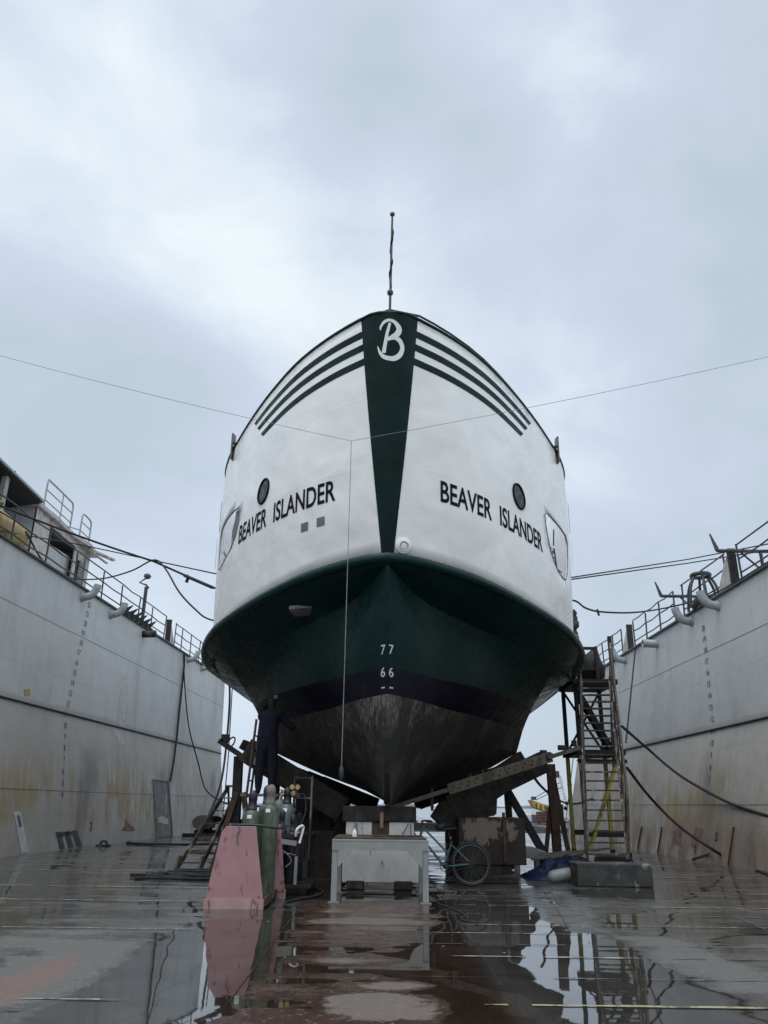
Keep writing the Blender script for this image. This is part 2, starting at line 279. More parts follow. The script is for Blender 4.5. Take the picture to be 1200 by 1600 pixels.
# ------------------------------------------------------------------ mesh tools
def V(*a): return Vector(a[0] if len(a) == 1 else a)
class MB:
    """collects shapes, then links them as ONE mesh object"""
    def __init__(s): s.v = []; s.f = []; s.sm = []
    def add(s, vs, fs, smooth=False):
        k = len(s.v); s.v += [Vector(p) for p in vs]; s.f += [tuple(i + k for i in f) for f in fs]; s.sm += [smooth] * len(fs); return s
    def box(s, x0, x1, y0, y1, z0, z1):
        return s.add([(x, y, z) for z in (z0, z1) for y in (y0, y1) for x in (x0, x1)], [(0, 2, 3, 1), (4, 5, 7, 6), (0, 1, 5, 4), (2, 6, 7, 3), (0, 4, 6, 2), (1, 3, 7, 5)])
    def beam(s, a, b, wd, ht, up=(0, 0, 1)):
        a, b = V(a), V(b); d = (b - a).normalized(); u = V(up); r = d.cross(u)
        if r.length < 1e-4: r = d.cross(V(0, 1, 0))
        r.normalize(); u = r.cross(d); vs = []
        for p in (a, b):
            for i, j in ((-1, -1), (1, -1), (1, 1), (-1, 1)): vs.append(p + r * (i * wd / 2) + u * (j * ht / 2))
        return s.add(vs, [(3, 2, 1, 0), (4, 5, 6, 7), (0, 1, 5, 4), (1, 2, 6, 5), (2, 3, 7, 6), (3, 0, 4, 7)])
    def ibeam(s, a, b, wd, ht, th=.02, up=(0, 0, 1)):
        a, b = V(a), V(b); d = (b - a).normalized(); u = V(up); r = d.cross(u)
        if r.length < 1e-4: r = d.cross(V(0, 1, 0))
        r.normalize(); u = r.cross(d)
        for k in (-1, 1): s.beam(a + u * k * (ht / 2 - th / 2), b + u * k * (ht / 2 - th / 2), wd, th, up)
        return s.beam(a, b, th, ht - 2 * th - .002, up)
    def tube(s, pts, r, n=8, closed=False):
        pts = [V(p) for p in pts]; m = len(pts); rs = r if isinstance(r, (list, tuple)) else [r] * m; vs = []; ref = None
        for i, p in enumerate(pts):
            d = ((pts[(i + 1) % m] - pts[i - 1]) if closed else (pts[min(i + 1, m - 1)] - pts[max(i - 1, 0)])).normalized()
            if ref is None: ref = d.orthogonal().normalized()
            ref = ref - d * ref.dot(d)
            if ref.length < 1e-5: ref = d.orthogonal()
            ref.normalize(); q = d.cross(ref)
            for k in range(n): vs.append(p + (ref * math.cos(2 * PI * k / n) + q * math.sin(2 * PI * k / n)) * rs[i])
        fs = []
        for i in range(m if closed else m - 1):
            for k in range(n):
                j = (i + 1) % m; l = (k + 1) % n; fs.append((i * n + k, i * n + l, j * n + l, j * n + k))
        s.add(vs, fs, n > 5)
        if not closed: s.add([vs[k] for k in range(n)], [tuple(range(n))[::-1]]); s.add(vs[-n:], [tuple(range(n))])
        return s
    def lathe(s, prof, o=(0, 0, 0), ax=(0, 0, 1), n=20, smooth=True):
        o = V(o); ax = V(ax).normalized(); r0 = ax.orthogonal().normalized(); q = ax.cross(r0); vs = []
        for r, h in prof:
            for k in range(n): vs.append(o + ax * h + (r0 * math.cos(2 * PI * k / n) + q * math.sin(2 * PI * k / n)) * max(r, 1e-4))
        fs = [(i * n + k, i * n + (k + 1) % n, (i + 1) * n + (k + 1) % n, (i + 1) * n + k) for i in range(len(prof) - 1) for k in range(n)]
        s.add(vs, fs, smooth)
        s.add(vs[:n], [tuple(range(n))[::-1]]); s.add(vs[-n:], [tuple(range(n))]); return s
    def prism(s, poly, d):
        """flat outline (3D points) given thickness along the vector d"""
        poly = [V(p) for p in poly]; d = V(d); n = len(poly); vs = poly + [p + d for p in poly]
        return s.add(vs, [tuple(range(n))[::-1], tuple(range(n, 2 * n))] + [(i, (i + 1) % n, n + (i + 1) % n, n + i) for i in range(n)])
    def grid(s, rows, smooth=True):
        n = len(rows[0]); return s.add([p for r in rows for p in r], [(i * n + j, i * n + j + 1, (i + 1) * n + j + 1, (i + 1) * n + j) for i in range(len(rows) - 1) for j in range(n - 1)], smooth)
    def build(s, name, mat, parent=None, local=False, bevel=0, solid=0, weld=False, sharp=None):
        me = bpy.data.meshes.new(name); vs = s.v
        if parent is not None and not local:
            inv = WORLD[parent.name].inverted(); vs = [inv @ p for p in vs]
        me.from_pydata([tuple(p) for p in vs], [], s.f)
        me.polygons.foreach_set('use_smooth', s.sm); me.materials.append(M[mat] if isinstance(mat, str) else mat)
        bm = bmesh.new(); bm.from_mesh(me)
        if weld: bmesh.ops.remove_doubles(bm, verts=bm.verts, dist=1e-4)
        bmesh.ops.recalc_face_normals(bm, faces=bm.faces)
        if sharp:
            for e_ in bm.edges:
                if len(e_.link_faces) == 2 and e_.calc_face_angle(0) > sharp: e_.smooth = False
        bm.to_mesh(me); bm.free(); me.update()
        o = bpy.data.objects.new(name, me); COL.objects.link(o)
        if parent is not None: o.parent = parent
        if bevel:
            b = o.modifiers.new('bevel', 'BEVEL'); b.width = bevel; b.segments = 2; b.limit_method = 'ANGLE'; b.angle_limit = .7
        if solid:
            q = o.modifiers.new('solid', 'SOLIDIFY'); q.thickness = solid; q.offset = -1
        return o
WORLD = {}
def tag(o, label=None, cat=None, group=None, kind=None):
    if label: o['label'] = label
    if cat: o['category'] = cat
    if group: o['group'] = group
    if kind: o['kind'] = kind
    return o
def thing(name, label, cat, loc=(0, 0, 0), rotz=0.0, group=None):
    o = bpy.data.objects.new(name, None); COL.objects.link(o); o.empty_display_size = .2
    o.location = loc; o.rotation_euler = (0, 0, rotz); WORLD[o.name] = Matrix.Translation(loc) @ Matrix.Rotation(rotz, 4, 'Z')
    return tag(o, label, cat, group)
def dup(root, loc, label=None, rotz=None):
    r = root.copy(); COL.objects.link(r); r.location = loc
    if rotz is not None: r.rotation_euler = (0, 0, rotz)
    if label: r['label'] = label
    for ch in list(root.children):
        c = ch.copy(); COL.objects.link(c); c.parent = r
        for g in ch.children:
            d = g.copy(); COL.objects.link(d); d.parent = c
    return r
def sub(o, child): child.parent = o; return child                 # part of a part (both at the same origin)
def arc(a, b, sagz, n=14, side=(0, 0, 0)):
    a, b = V(a), V(b); return [a.lerp(b, i / n) + (V(0, 0, -sagz) + V(side)) * 4 * (i / n) * (1 - i / n) for i in range(n + 1)]
def spline(pts, k=6):
    pts = [V(p) for p in pts]; o = []; P = [pts[0] * 2 - pts[1]] + pts + [pts[-1] * 2 - pts[-2]]
    for i in range(1, len(P) - 2):
        for j in range(k):
            t = j / k; a, b, c, d = P[i - 1], P[i], P[i + 1], P[i + 2]
            o.append(.5 * (2 * b + (c - a) * t + (2 * a - 5 * b + 4 * c - d) * t * t + (3 * b - a - 3 * c + d) * t ** 3))
    return o + [pts[-1]]
def text2d(body, bold=0.0, cut=.12):
    """letters as flat triangles, unit cap height about 0.7; returned as (verts, faces) with x from 0"""
    cu = bpy.data.curves.new('t', 'FONT'); cu.body = body; cu.offset = bold; cu.resolution_u = 5
    ob = bpy.data.objects.new('t', cu); COL.objects.link(ob); dg = bpy.context.evaluated_depsgraph_get(); dg.update()
    me = bpy.data.meshes.new_from_object(ob.evaluated_get(dg)); bm = bmesh.new(); bm.from_mesh(me)
    bmesh.ops.triangulate(bm, faces=bm.faces)
    for _ in range(3):
        lg = [e_ for e_ in bm.edges if e_.calc_length() > cut]
        if not lg: break
        bmesh.ops.subdivide_edges(bm, edges=lg, cuts=1); bmesh.ops.triangulate(bm, faces=bm.faces)
    bm.verts.ensure_lookup_table(); vs = [(v.co.x, v.co.y) for v in bm.verts]; fs = [tuple(v.index for v in f.verts) for f in bm.faces]; bm.free()
    bpy.data.objects.remove(ob); bpy.data.curves.remove(cu); bpy.data.meshes.remove(me)
    x0 = min(v[0] for v in vs); y0 = min(v[1] for v in vs); x1 = max(v[0] for v in vs); y1 = max(v[1] for v in vs)
    return [((v[0] - x0) / (x1 - x0), (v[1] - y0) / (y1 - y0)) for v in vs], fs, (x1 - x0) / (y1 - y0)
def in_poly(p, poly):
    r = False; n = len(poly)
    for i in range(n):
        a, b = poly[i], poly[i - 1]
        if (a[1] > p[1]) != (b[1] > p[1]) and p[0] < (b[0] - a[0]) * (p[1] - a[1]) / (b[1] - a[1]) + a[0]: r = not r
    return r
def tri2d(poly, holes=(), step=None, box=None):
    """triangles of a flat outline, with holes, on a fine lattice so that it can be laid on a curved surface"""
    pts = []; edges = []
    for loop in (poly,) + tuple(holes):
        k = len(pts); pts += [tuple(p) for p in loop]; edges += [(k + i, k + (i + 1) % len(loop)) for i in range(len(loop))]
    if step:
        x0, x1 = min(p[0] for p in poly), max(p[0] for p in poly); y0, y1 = min(p[1] for p in poly), max(p[1] for p in poly)
        nx, ny = max(1, int((x1 - x0) / step[0])), max(1, int((y1 - y0) / step[1]))
        for i in range(1, nx):
            for j in range(1, ny):
                p = (x0 + (x1 - x0) * i / nx, y0 + (y1 - y0) * j / ny)
                if in_poly(p, poly) and not any(in_poly(p, h) for h in holes): pts.append(p)
    r = geometry.delaunay_2d_cdt([Vector(p) for p in pts], edges, [], 0, 1e-6)
    vs, fs = r[0], r[2]; keep = []
    for f in fs:
        c = (sum(vs[i].x for i in f) / len(f), sum(vs[i].y for i in f) / len(f))
        if in_poly(c, poly) and not any(in_poly(c, h) for h in holes): keep.append(tuple(f))
    return [(p.x, p.y) for p in vs], keep
def densify(poly, d):
    o = []
    for i, a in enumerate(poly):
        b = poly[(i + 1) % len(poly)]; n = max(1, int(math.dist(a, b) / d))
        o += [(a[0] + (b[0] - a[0]) * k / n, a[1] + (b[1] - a[1]) * k / n) for k in range(n)]
    return o

# ------------------------------------------------------------------ the ferry: lines of the hull (x half breadth, s metres aft, z)
YAW=.03; SHIP=(.05,11.3,0.0)
def pchip(xs,ys):
    n=len(xs); h=[xs[i+1]-xs[i] for i in range(n-1)]; d=[(ys[i+1]-ys[i])/h[i] for i in range(n-1)]
    m=[d[0]]+[0 if d[i-1]*d[i]<=0 else 2*d[i-1]*d[i]/(d[i-1]+d[i]) for i in range(1,n-1)]+[d[-1]]
    def f(x):
        if x<=xs[0]: return ys[0]
        if x>=xs[-1]: return ys[-1]
        lo=0
        while x>xs[lo+1]: lo+=1
        t=(x-xs[lo])/h[lo]; a=1-t
        return (1+2*t)*a*a*ys[lo]+t*a*a*h[lo]*m[lo]+t*t*(3-2*t)*ys[lo+1]-t*t*a*h[lo]*m[lo+1]
    return f
def chordcurve(pts):
    L=[0.]
    for a,b in zip(pts,pts[1:]): L.append(L[-1]+math.dist(a,b))
    u=[l/L[-1] for l in L]
    fs=[pchip(u,[p[k] for p in pts]) for k in range(len(pts[0]))]
    return (lambda q:tuple(f(q) for f in fs)),L[-1]
def z_rim(s):
    t=min(1,max(0,(s-.5)/6)); return 5.0-.75*(1-(1-t)**1.5)
def z_top(s): return 9.2-.4*min(1,max(0,s/6))
RIM=[(.55,0),(.63,.30),(.84,.74),(1.28,1.40),(2.0,2.15),(2.88,2.88),(3.85,3.53),(4.8,3.94),(5.65,4.17),(7.0,4.36)]
WB=[(.57,0),(.65,.28),(.86,.71),(1.3,1.36),(2.02,2.10),(2.90,2.80),(3.87,3.40),(4.8,3.77),(5.65,3.97),(7.0,4.10)]
WT=[(-.14,0),(-.09,.25),(.10,.52),(.54,1.04),(1.26,1.70),(2.25,2.37),(3.2,2.92),(4.25,3.46),(5.2,3.90),(6.0,4.14),(7.0,4.27)]
cb,LB=chordcurve(WB); ct,LT=chordcurve(WT); cr,LR=chordcurve(RIM)
def ext(c,q,w2,S=29.):
    if q<=1: return c(q)
    s,w=c(1); k=q-1
    return (s+(S-s)*k, w+(w2-w)*min(1,k*3))
def white(q,t,side=1,off=0.0):
    """shell point: q along from the stem (1 = end of the bow, 2 = stern), t 0 at the guard, 1 at the bulwark top"""
    def P(q,t):
        sb,wb=ext(cb,q,4.2); st,wt=ext(ct,q,4.3)
        zb=z_rim(sb)+.05; zt=z_top(st)
        bulge=.10*4*t*(1-t)*min(1,q*3)
        k=t
        return [wb+(wt-wb)*k+bulge*.5, sb+(st-sb)*k-bulge*.3, zb+(zt-zb)*t]
    p=P(q,t)
    if off:
        e=.01; q0=max(.0,q-e); a=P(q0,t); b=P(q0+2*e,t); c=P(q,max(0,t-e)); d=P(q,min(1,t+e))
        u=[b[i]-a[i] for i in range(3)]; v=[d[i]-c[i] for i in range(3)]
        n=[u[1]*v[2]-u[2]*v[1],u[2]*v[0]-u[0]*v[2],u[0]*v[1]-u[1]*v[0]]
        l=math.sqrt(sum(x*x for x in n)) or 1
        if q<1e-6: n[0]=0.0; l=math.sqrt(sum(x*x for x in n)) or 1
        if n[0]-n[1]<0: l=-l   # outward: +x, -s
        p=[p[i]+off*n[i]/l for i in range(3)]
    return (side*p[0],p[1],p[2])
def lw(p):
    c,s=math.cos(-YAW),math.sin(-YAW)
    return (p[0]*c-p[1]*s+SHIP[0],p[0]*s+p[1]*c+SHIP[1],p[2]+SHIP[2])


ship = thing('ferry', 'white and dark green ferry standing bow-on on keel blocks in the dry dock', 'ferry', SHIP, -YAW)
LV = [  # height, stem, [(s, half breadth) ... knuckle], breadth at the stern
    (1.60, [(1.6, .04), (3, .2), (5, .5), (7, .66), (8.2, .72)], .8),
    (2.00, [(1.4, .04), (3, .45), (5, 1.15), (7, 1.6), (8.2, 1.72)], 1.85),
    (2.45, [(1.28, .04), (2, .35), (3, .72), (5, 1.65), (6.5, 2.4), (8.0, 2.95)], 3.15),
    (2.90, [(1.17, .04), (2, .55), (3, 1.0), (4.5, 1.8), (5.5, 2.28), (6.5, 2.72), (7.4, 3.03)], 3.35),
    (3.30, [(1.05, .04), (1.6, .5), (2.2, .88), (3.1, 1.55), (4.4, 2.3), (5.6, 2.82), (6.7, 3.15)], 3.5)]
SOF = [(.62, .03), (1.08, .29), (1.6, .66), (2.13, 1.22), (2.75, 1.82), (3.45, 2.5), (4.6, 3.40)]
SEND = 29.0
def z_sof(s): t = min(1, max(0, (s - .6) / 2.2)); return z_rim(s) - (.09 + .31 * (1 - (1 - t) ** 2))
sof_f = pchip([p[0] for p in SOF], [p[1] for p in SOF])
lv_f = [pchip([p[0] for p in l[1]], [p[1] for p in l[1]]) for l in LV]
def col(u):
    """the section through the hull at u (0 stem, 1 knuckle, 2 stern): points from keel to soffit"""
    pts = []
    k = u * u * .35 + u * .65 if u <= 1 else u
    def sp(s0, sk): return s0 + (sk - s0) * k if u <= 1 else sk + (SEND - sk) * (u - 1)
    pts.append((sp(2.1, 8.2), .06, 1.27))
    for (z, tb, we), f in zip(LV, lv_f):
        s = sp(tb[0][0], tb[-1][0]); pts.append((s, f(s) if u <= 1 else tb[-1][1] + (we - tb[-1][1]) * min(1, (u - 1) * 2.5), z))
    s = sp(SOF[0][0], SOF[-1][0]); pts.append((s, sof_f(s) if u <= 1 else 3.40 + .4 * min(1, (u - 1) * 2.5), z_sof(s)))
    zs = [p[2] for p in pts]; return pchip(zs, [p[0] for p in pts]), pchip(zs, [p[1] for p in pts]), zs[-1]
US = [i / 26 for i in range(27)] + [1 + i / 8 for i in range(1, 9)]
COLS = [col(u) for u in US]
def band(name, mat, zlist, parent, top_is_soffit=False):
    b = MB(); rows = []
    for zi in range(len(zlist)):
        row = []
        for sd_ in (-1, 1):
            r = []
            for fs_, fw, zt in COLS:
                z = zlist[zi] if not (top_is_soffit and zi > 0) else zlist[0] + (zt - zlist[0]) * zi / (len(zlist) - 1)
                r.append((sd_ * fw(z), fs_(z), z))
            row += r[::-1] if sd_ < 0 else r
        rows.append(row)
    b.grid(rows); return b.build(name, mat, parent, local=True, weld=True, sharp=.45)
bottom_o = band('hull_bottom', 'bottom', [1.27, 1.42, 1.6, 1.8, 2.0, 2.2, 2.45, 2.65, 2.9], ship)
band('boot_stripe', 'boot_stripe', [2.9, 3.1, 3.3], ship)
band('green_topside', 'green', [3.3, 0, 0, 0, 0, 0], ship, True)
b = MB(); b.add([(-.06, SEND, 1.27), (.06, SEND, 1.27), (.06, 2.1, 1.27), (-.06, 2.1, 1.27)], [(0, 1, 2, 3)]); b.box(-.035, .035, 2.0, SEND, 1.235, 1.268)
sub(bottom_o, b.build('keel_bar', 'boot_stripe', ship, local=True))
# overhang between hull and guard
b = MB()
GA, GB, GM = [], [], []
for sd_ in (-1, 1):
    ra, rb, rm = [], [], []
    for u, (fs_, fw, zt) in zip(US, COLS):
        s, w_ = fs_(zt), fw(zt)
        if u <= 1: sr = .55 + (s - .62) * (4.9 - .55) / (4.6 - .62); q = 0.0
        else: sr = 4.9 + (SEND - 4.9) * (u - 1)
        if sr <= 7.0:
            lo, hi = 0.0, 1.0
            for _ in range(30):
                mid = (lo + hi) / 2
                if cr(mid)[0] < sr: lo = mid
                else: hi = mid
            wr = cr(lo)[1]
        else: wr = 4.36 + .1 * min(1, (sr - 7) / 6)
        ra.append((sd_ * w_, s, zt)); rb.append((sd_ * max(wr - .02, .01), sr, z_rim(sr) - .07))
        rm.append((sd_ * (w_ * .45 + wr * .55), s * .45 + sr * .55, zt * .5 + (z_rim(sr) - .07) * .5 - .02))
    if sd_ < 0: ra.reverse(); rb.reverse(); rm.reverse()
    GA += ra; GB += rb; GM += rm
b.grid([GA, GM, GB])
b.build('overhang_soffit', 'green', ship, local=True)
# guard moulding round the hull
def rimpt(q):
    if q <= 1: s, w_ = cr(q)
    else: s, w_ = 7.0 + (SEND - 7.0) * (q - 1), 4.36 + .1 * min(1, (q - 1) * 4)
    return Vector((w_, s, z_rim(s)))
QR = [i / 40 for i in range(41)] + [1 + i / 10 for i in range(1, 11)]
b = MB(); rows = []
for sd_ in (-1, 1):
    for q in (QR[::-1] if sd_ < 0 else QR[1:]):
        p = rimpt(q); d = (rimpt(q + .01) - rimpt(max(0, q - .01))); d.z = 0; d.normalize(); nrm = Vector((d.y, -d.x, 0))
        if q < .01: nrm = Vector((0, -1, 0))
        r = []
        for a_, h in ((-.16, .075), (.0, .085), (.045, .065), (.06, .0), (.045, -.06), (0, -.085), (-.16, -.08)):
            t_ = p + nrm * a_ + Vector((0, 0, h)); r.append((sd_ * t_.x if q > .01 else t_.x, t_.y, t_.z))
        rows.append(r)
b.grid(rows); b.build('guard_rail', 'green', ship, local=True)

# white shell with a mooring opening on each side
def opening(side):
    if side < 0: return [(.545, .535), (.60, .56), (.665, .575), (.735, .575), (.745, .53), (.735, .44), (.715, .35), (.685, .335), (.63, .345), (.575, .36), (.545, .40), (.533, .45), (.533, .50)]
    return [(.535, .50), (.56, .522), (.605, .525), (.66, .535), (.735, .545), (.755, .52), (.735, .42), (.71, .34), (.68, .285), (.64, .27), (.60, .275), (.57, .30), (.545, .355), (.535, .43)]
b = MB()
for side in (-1, 1):
    vs, fs = tri2d(densify([(0, 0), (2, 0), (2, 1), (0, 1)], .04), (densify(opening(side), .012),), (.022, .055))
    b.add([white(q, t, side) for q, t in vs], fs, True)
shell = b.build('white_shell', 'white_hull', ship, local=True, weld=True, solid=.03)
def on_shell(name, mat, poly, side, off=.006, step=(.02, .05), holes=(), parent=None, d=.015):
    vs, fs = tri2d(densify(poly, d), holes, step); m_ = MB().add([white(q, t, side, off) for q, t in vs], fs, True)
    o = m_.build(name, mat, ship, local=True)
    return o
def lines(t): return .064 * t + .0125 * (1 - t)
wl = [(lines(t), t) for t in [i / 10 for i in range(11)]]
b = MB()
for side in (-1, 1):
    vs, fs = tri2d(densify([(0, 0)] + [(lines(i / 16), i / 16) for i in range(17)] + [(0, 1)], .008), (), (.009, .03))
    b.add([white(q, t, side, .006) for q, t in vs], fs, True)
b.build('stem_band', 'green_band', ship, local=True, weld=True)
for side in (-1, 1):
    for t0, t1, qe in ((.913, .944, .512), (.854, .885, .478), (.790, .821, .442)):
        on_shell('bow_stripe', 'green_band', [(lines(t0) - .002, t0), (qe - .014, t0), (qe + .006, t1), (lines(t1) - .002, t1)], side, .004)
    # name on the bow
    for word, qa, qb in (('BEAVER', (.118, .268), (.358, .518)), ('ISLANDER', (.298, .498), (.121, .326))):
        vs, fs, asp = text2d(word, .017)
        q0, q1 = qa if side > 0 else qb
        m_ = MB(); pv = []
        for x, y in vs:
            q = (q0 + (q1 - q0) * x) if side > 0 else (q1 - (q1 - q0) * x)
            base = (.257 + (q - .118) * .088) if side > 0 else (.262 + (q - .12) * .19)
            pv.append(white(q, base + y * .088, side, .007))
        m_.add(pv, fs, True); o = m_.build('name_lettering', 'black_paint', ship, local=True)
    # porthole
    qc, tc_ = (.385, .487) if side < 0 else (.385, .465)
    ring = lambda k, n=28: [(qc + .0265 * k * math.cos(2 * PI * i / n), tc_ + .054 * k * math.sin(2 * PI * i / n)) for i in range(n)]
    po = on_shell('porthole', 'glass', ring(.92), side, .010, (.01, .02), (), None, .02)
    m_ = MB().tube([white(q, t, side, .012) for q, t in ring(1.0)], .022, 8, True)
    sub(po, m_.build('porthole_rim', 'black_paint', ship, local=True))
    # frame of the mooring opening
    m_ = MB().tube([white(q, t, side, .004) for q, t in opening(side)], .011, 6, True); m_.build('opening_frame', 'door_grey', ship, local=True)
    web = [(.536, .535), (.59, .553), (.592, .519), (.61, .469), (.602, .406), (.628, .335), (.62, .335), (.57, .348), (.535, .395), (.522, .455)] if side < 0 else [(.524, .50), (.558, .525), (.556, .481), (.560, .425), (.575, .369), (.60, .306), (.572, .29), (.54, .345), (.524, .43)]
    on_shell('added_crescent', 'door_grey' if side < 0 else 'pipe', web, side, -.045, (.01, .03))  # grey crescent sheet added inside the forward edge to darken the opening
    # what the opening looks in on: bitts and a coil on the side deck
    x0 = side * 3.15; m_ = MB()
    sd0 = 5.5
    m_.box(min(x0, side * 3.72), max(x0, side * 3.72), 5.3, 8.2, 5.35, 5.4)
    m_.build('mooring_deck', 'white_hull', ship, local=True)
    m_ = MB()
    for dy in (0, .38): m_.lathe([(.09, 0), (.09, .42), (.12, .43), (.12, .48), (.02, .5)], (side * 3.55, 5.0 + dy, 5.4), n=14)
    m_.tube(spline([(side * 3.55, 4.85, 5.62), (side * 3.72, 5.2, 5.55), (side * 3.5, 5.55, 5.7), (side * 3.42, 5.1, 5.78), (side * 3.7, 4.9, 5.6), (side * 3.8, 5.7, 5.45)]), .022, 6)
    m_.tube([(side * 3.4, 6.6, 5.4), (side * 3.4, 6.6, 7.2)], .022, 8); m_.tube([(side * 3.5, 7.3, 5.4), (side * 3.5, 7.45, 6.3), (side * 3.5, 7.6, 5.4)], .025, 7); m_.tube([(side * 3.5, 7.37, 5.8), (side * 3.5, 7.53, 5.8)], .02, 6); m_.tube(spline([(side * 3.6, 6.2, 6.3), (side * 3.6, 6.8, 5.95), (side * 3.6, 7.6, 5.9), (side * 3.6, 8.6, 6.2)]), .022, 6)
    m_.build('mooring_bitts', 'rail', ship, local=True)
for p0_, p1_, r_ in (((.638, .506), (.62, .413), .014), ((.620, .40), (.572, .300), .016), ((.622, .40), (.632, .296), .016), ((.59, .345), (.63, .352), .012), ((.60, .372), (.626, .378), .012), ((.628, .306), (.692, .33), .012), ((.56, .372), (.60, .385), .012)):
    MB().tube([white(p0_[0] + (p1_[0] - p0_[0]) * k / 6, p0_[1] + (p1_[1] - p0_[1]) * k / 6, 1, -.085) for k in range(7)], r_, 6).build('inner_fitting', 'rail', ship, local=True)
MB().tube([white(q, t, -1, -.085) for q, t in ((.728, .45), (.69, .405), (.655, .372), (.628, .358), (.606, .365), (.604, .40), (.607, .43))], .02, 6).build('inner_fitting', 'rail', ship, local=True)
# side house inside the bulwark, decks, stern
m_ = MB(); m_.box(-3.1, 3.1, 3.9, 27.5, 4.4, 8.3); m_.build('deck_house', 'white_hull', ship, local=True)
m_ = MB(); m_.add([(-4.1, 28.98, 4.2), (4.1, 28.98, 4.2), (4.25, 28.98, 8.8), (-4.25, 28.98, 8.8)], [(0, 1, 2, 3)]); m_.add([(-3.7, 28.98, 3.9), (3.7, 28.98, 3.9), (3.3, 28.98, 2.5), (0.0, 28.98, 1.3), (-3.3, 28.98, 2.5)], [(0, 1, 2, 3, 4)]); m_.build('stern_plate', 'green', ship, local=True)
# bulwark cap and bow rail
m_ = MB(); m_.tube([white(q, 1, -1, 0) for q in [1.3 - i * .02 for i in range(65)]] + [white(q, 1, 1, 0) for q in [i * .02 for i in range(1, 66)]], .032, 6); m_.build('bulwark_cap', 'green', ship, local=True)
m_ = MB()
def railp(q, side, h): p = white(q, 1, side); return (p[0] * .985, p[1] + .10, p[2] + h)
top_ = (0.0, .12, 9.42)
for side in (-1, 1):
    qs = [.07, .11, .16, .22, .28, .34, .40, .46] if side > 0 else [.07, .11, .16]
    m_.tube([top_] + [railp(q, side, .16 if side > 0 else .10) for q in qs] + [railp(qs[-1] + .05, side, .0)], .022, 6)
    for q in (.16, .28, .40) if side > 0 else (): m_.tube([railp(q, side, -.02), railp(q + .004, side, .16)], .016, 6)
m_.build('bow_rail', 'rail', ship, local=True)
st = MB().tube([(0.0, .12, 9.1), (.03, .12, 11.52)], [.024, .019], 8); st.lathe([(.045, 0), (.045, .04), (.01, .06)], (.03, .12, 11.52), n=10); st.lathe([(.03, -.05), (.055, -.02), (.055, .03), (.03, .06)], (.006, .12, 9.78), n=10)
jack = st.build('jackstaff', 'rail', ship, local=True)
fl = MB().tube([(.006 + .024 * i / 40 + .014 * math.cos(i * .35), .12 + .014 * math.sin(i * .35), 9.85 + 1.35 * i / 40) for i in range(41)], [.015 + .010 * math.sin(i * .45) ** 2 for i in range(41)], 6)
sub(jack, fl.build('furled_pennant', 'black_paint', ship, local=True))
for (x, s, z0, z1) in ((-1.05, 1.2, 9.0, 9.35), (1.62, 2.2, 8.9, 9.62)):
    MB().tube([(x, s, z0), (x, s, z1)], .008, 5).build('whip_aerial', 'rail', ship, local=True)
# bow thruster hatch, two small vents, side boards at the bulwark, fender strips
p0 = V(white(.032, .04, 1)); p1 = V(white(.032, .04, 1, .05)); ax = (p1 - p0).normalized()
hb = MB(); hb.lathe([(.135, -.02), (.135, .03), (.12, .045), (.0, .05)], p0, ax, 24); ht = hb.build('round_hatch', 'white_paint', ship, local=True)
hb = MB(); hb.lathe([(.085, .048), (.085, .056), (.078, .057), (.078, .048)], p0, ax, 20); sub(ht, hb.build('hatch_ring', 'white_paint', ship, local=True))
for qc, tc_ in ((.208, .203), (.160, .197)):
    on_shell('square_vent', 'door_grey', [(qc - .011, tc_ - .019), (qc + .011, tc_ - .015), (qc + .011, tc_ + .021), (qc - .011, tc_ + .017)], -1, .008, None)
for side, q in ((-1, .70), (1, .72)):
    p = V(white(q, 1, side)); m_ = MB().prism([p + V(side * .06, -.1, -.35), p + V(side * .10, .05, .35), p + V(side * .10, .35, .42), p + V(side * .06, .35, -.3)], (side * .03, 0, 0)); m_.tube([p + V(0, .1, .1), p + V(side * .1, .1, .12)], .03, 6)
    m_.build('side_light_board', 'rail', ship, local=True)
    for q2, t0, t1 in ((.86, .45, .62), (.9, .68, .86)):
        on_shell('fender_strip', 'rubber', [(q2, t0), (q2 + .012, t0), (q2 + .012, t1), (q2, t1)], side, .05, None)
# fittings on the overhang
def sofpt(s, f, side):
    lo, hi = 0.0, 1.0
    for _ in range(30):
        mid = (lo + hi) / 2
        if cr(mid)[0] < s: lo = mid
        else: hi = mid
    wr = cr(lo)[1]; ws = sof_f(s); return V(side * (ws + (wr - ws) * f), s, z_sof(s) + (z_rim(s) - .07 - z_sof(s)) * f)
m_ = MB(); p = sofpt(2.0, .45, -1); m_.prism([p + V(-.2, -.05, -.05), p + V(.22, -.12, -.02), p + V(.16, .10, -.12), p + V(-.12, .12, -.14)], (0, 0, .06)); m_.build('soffit_plate', 'door_grey', ship, local=True)
m_ = MB()
for s_, f in ((4.55, .55), (5.1, .6)):
    a_, c_ = sofpt(s_, f, -1), sofpt(s_ + .5, f + .1, -1); m_.beam(a_ + V(0, 0, -.02), c_ + V(0, 0, -.02), .06, .05)
m_.build('soffit_slot', 'dark_in', ship, local=True)
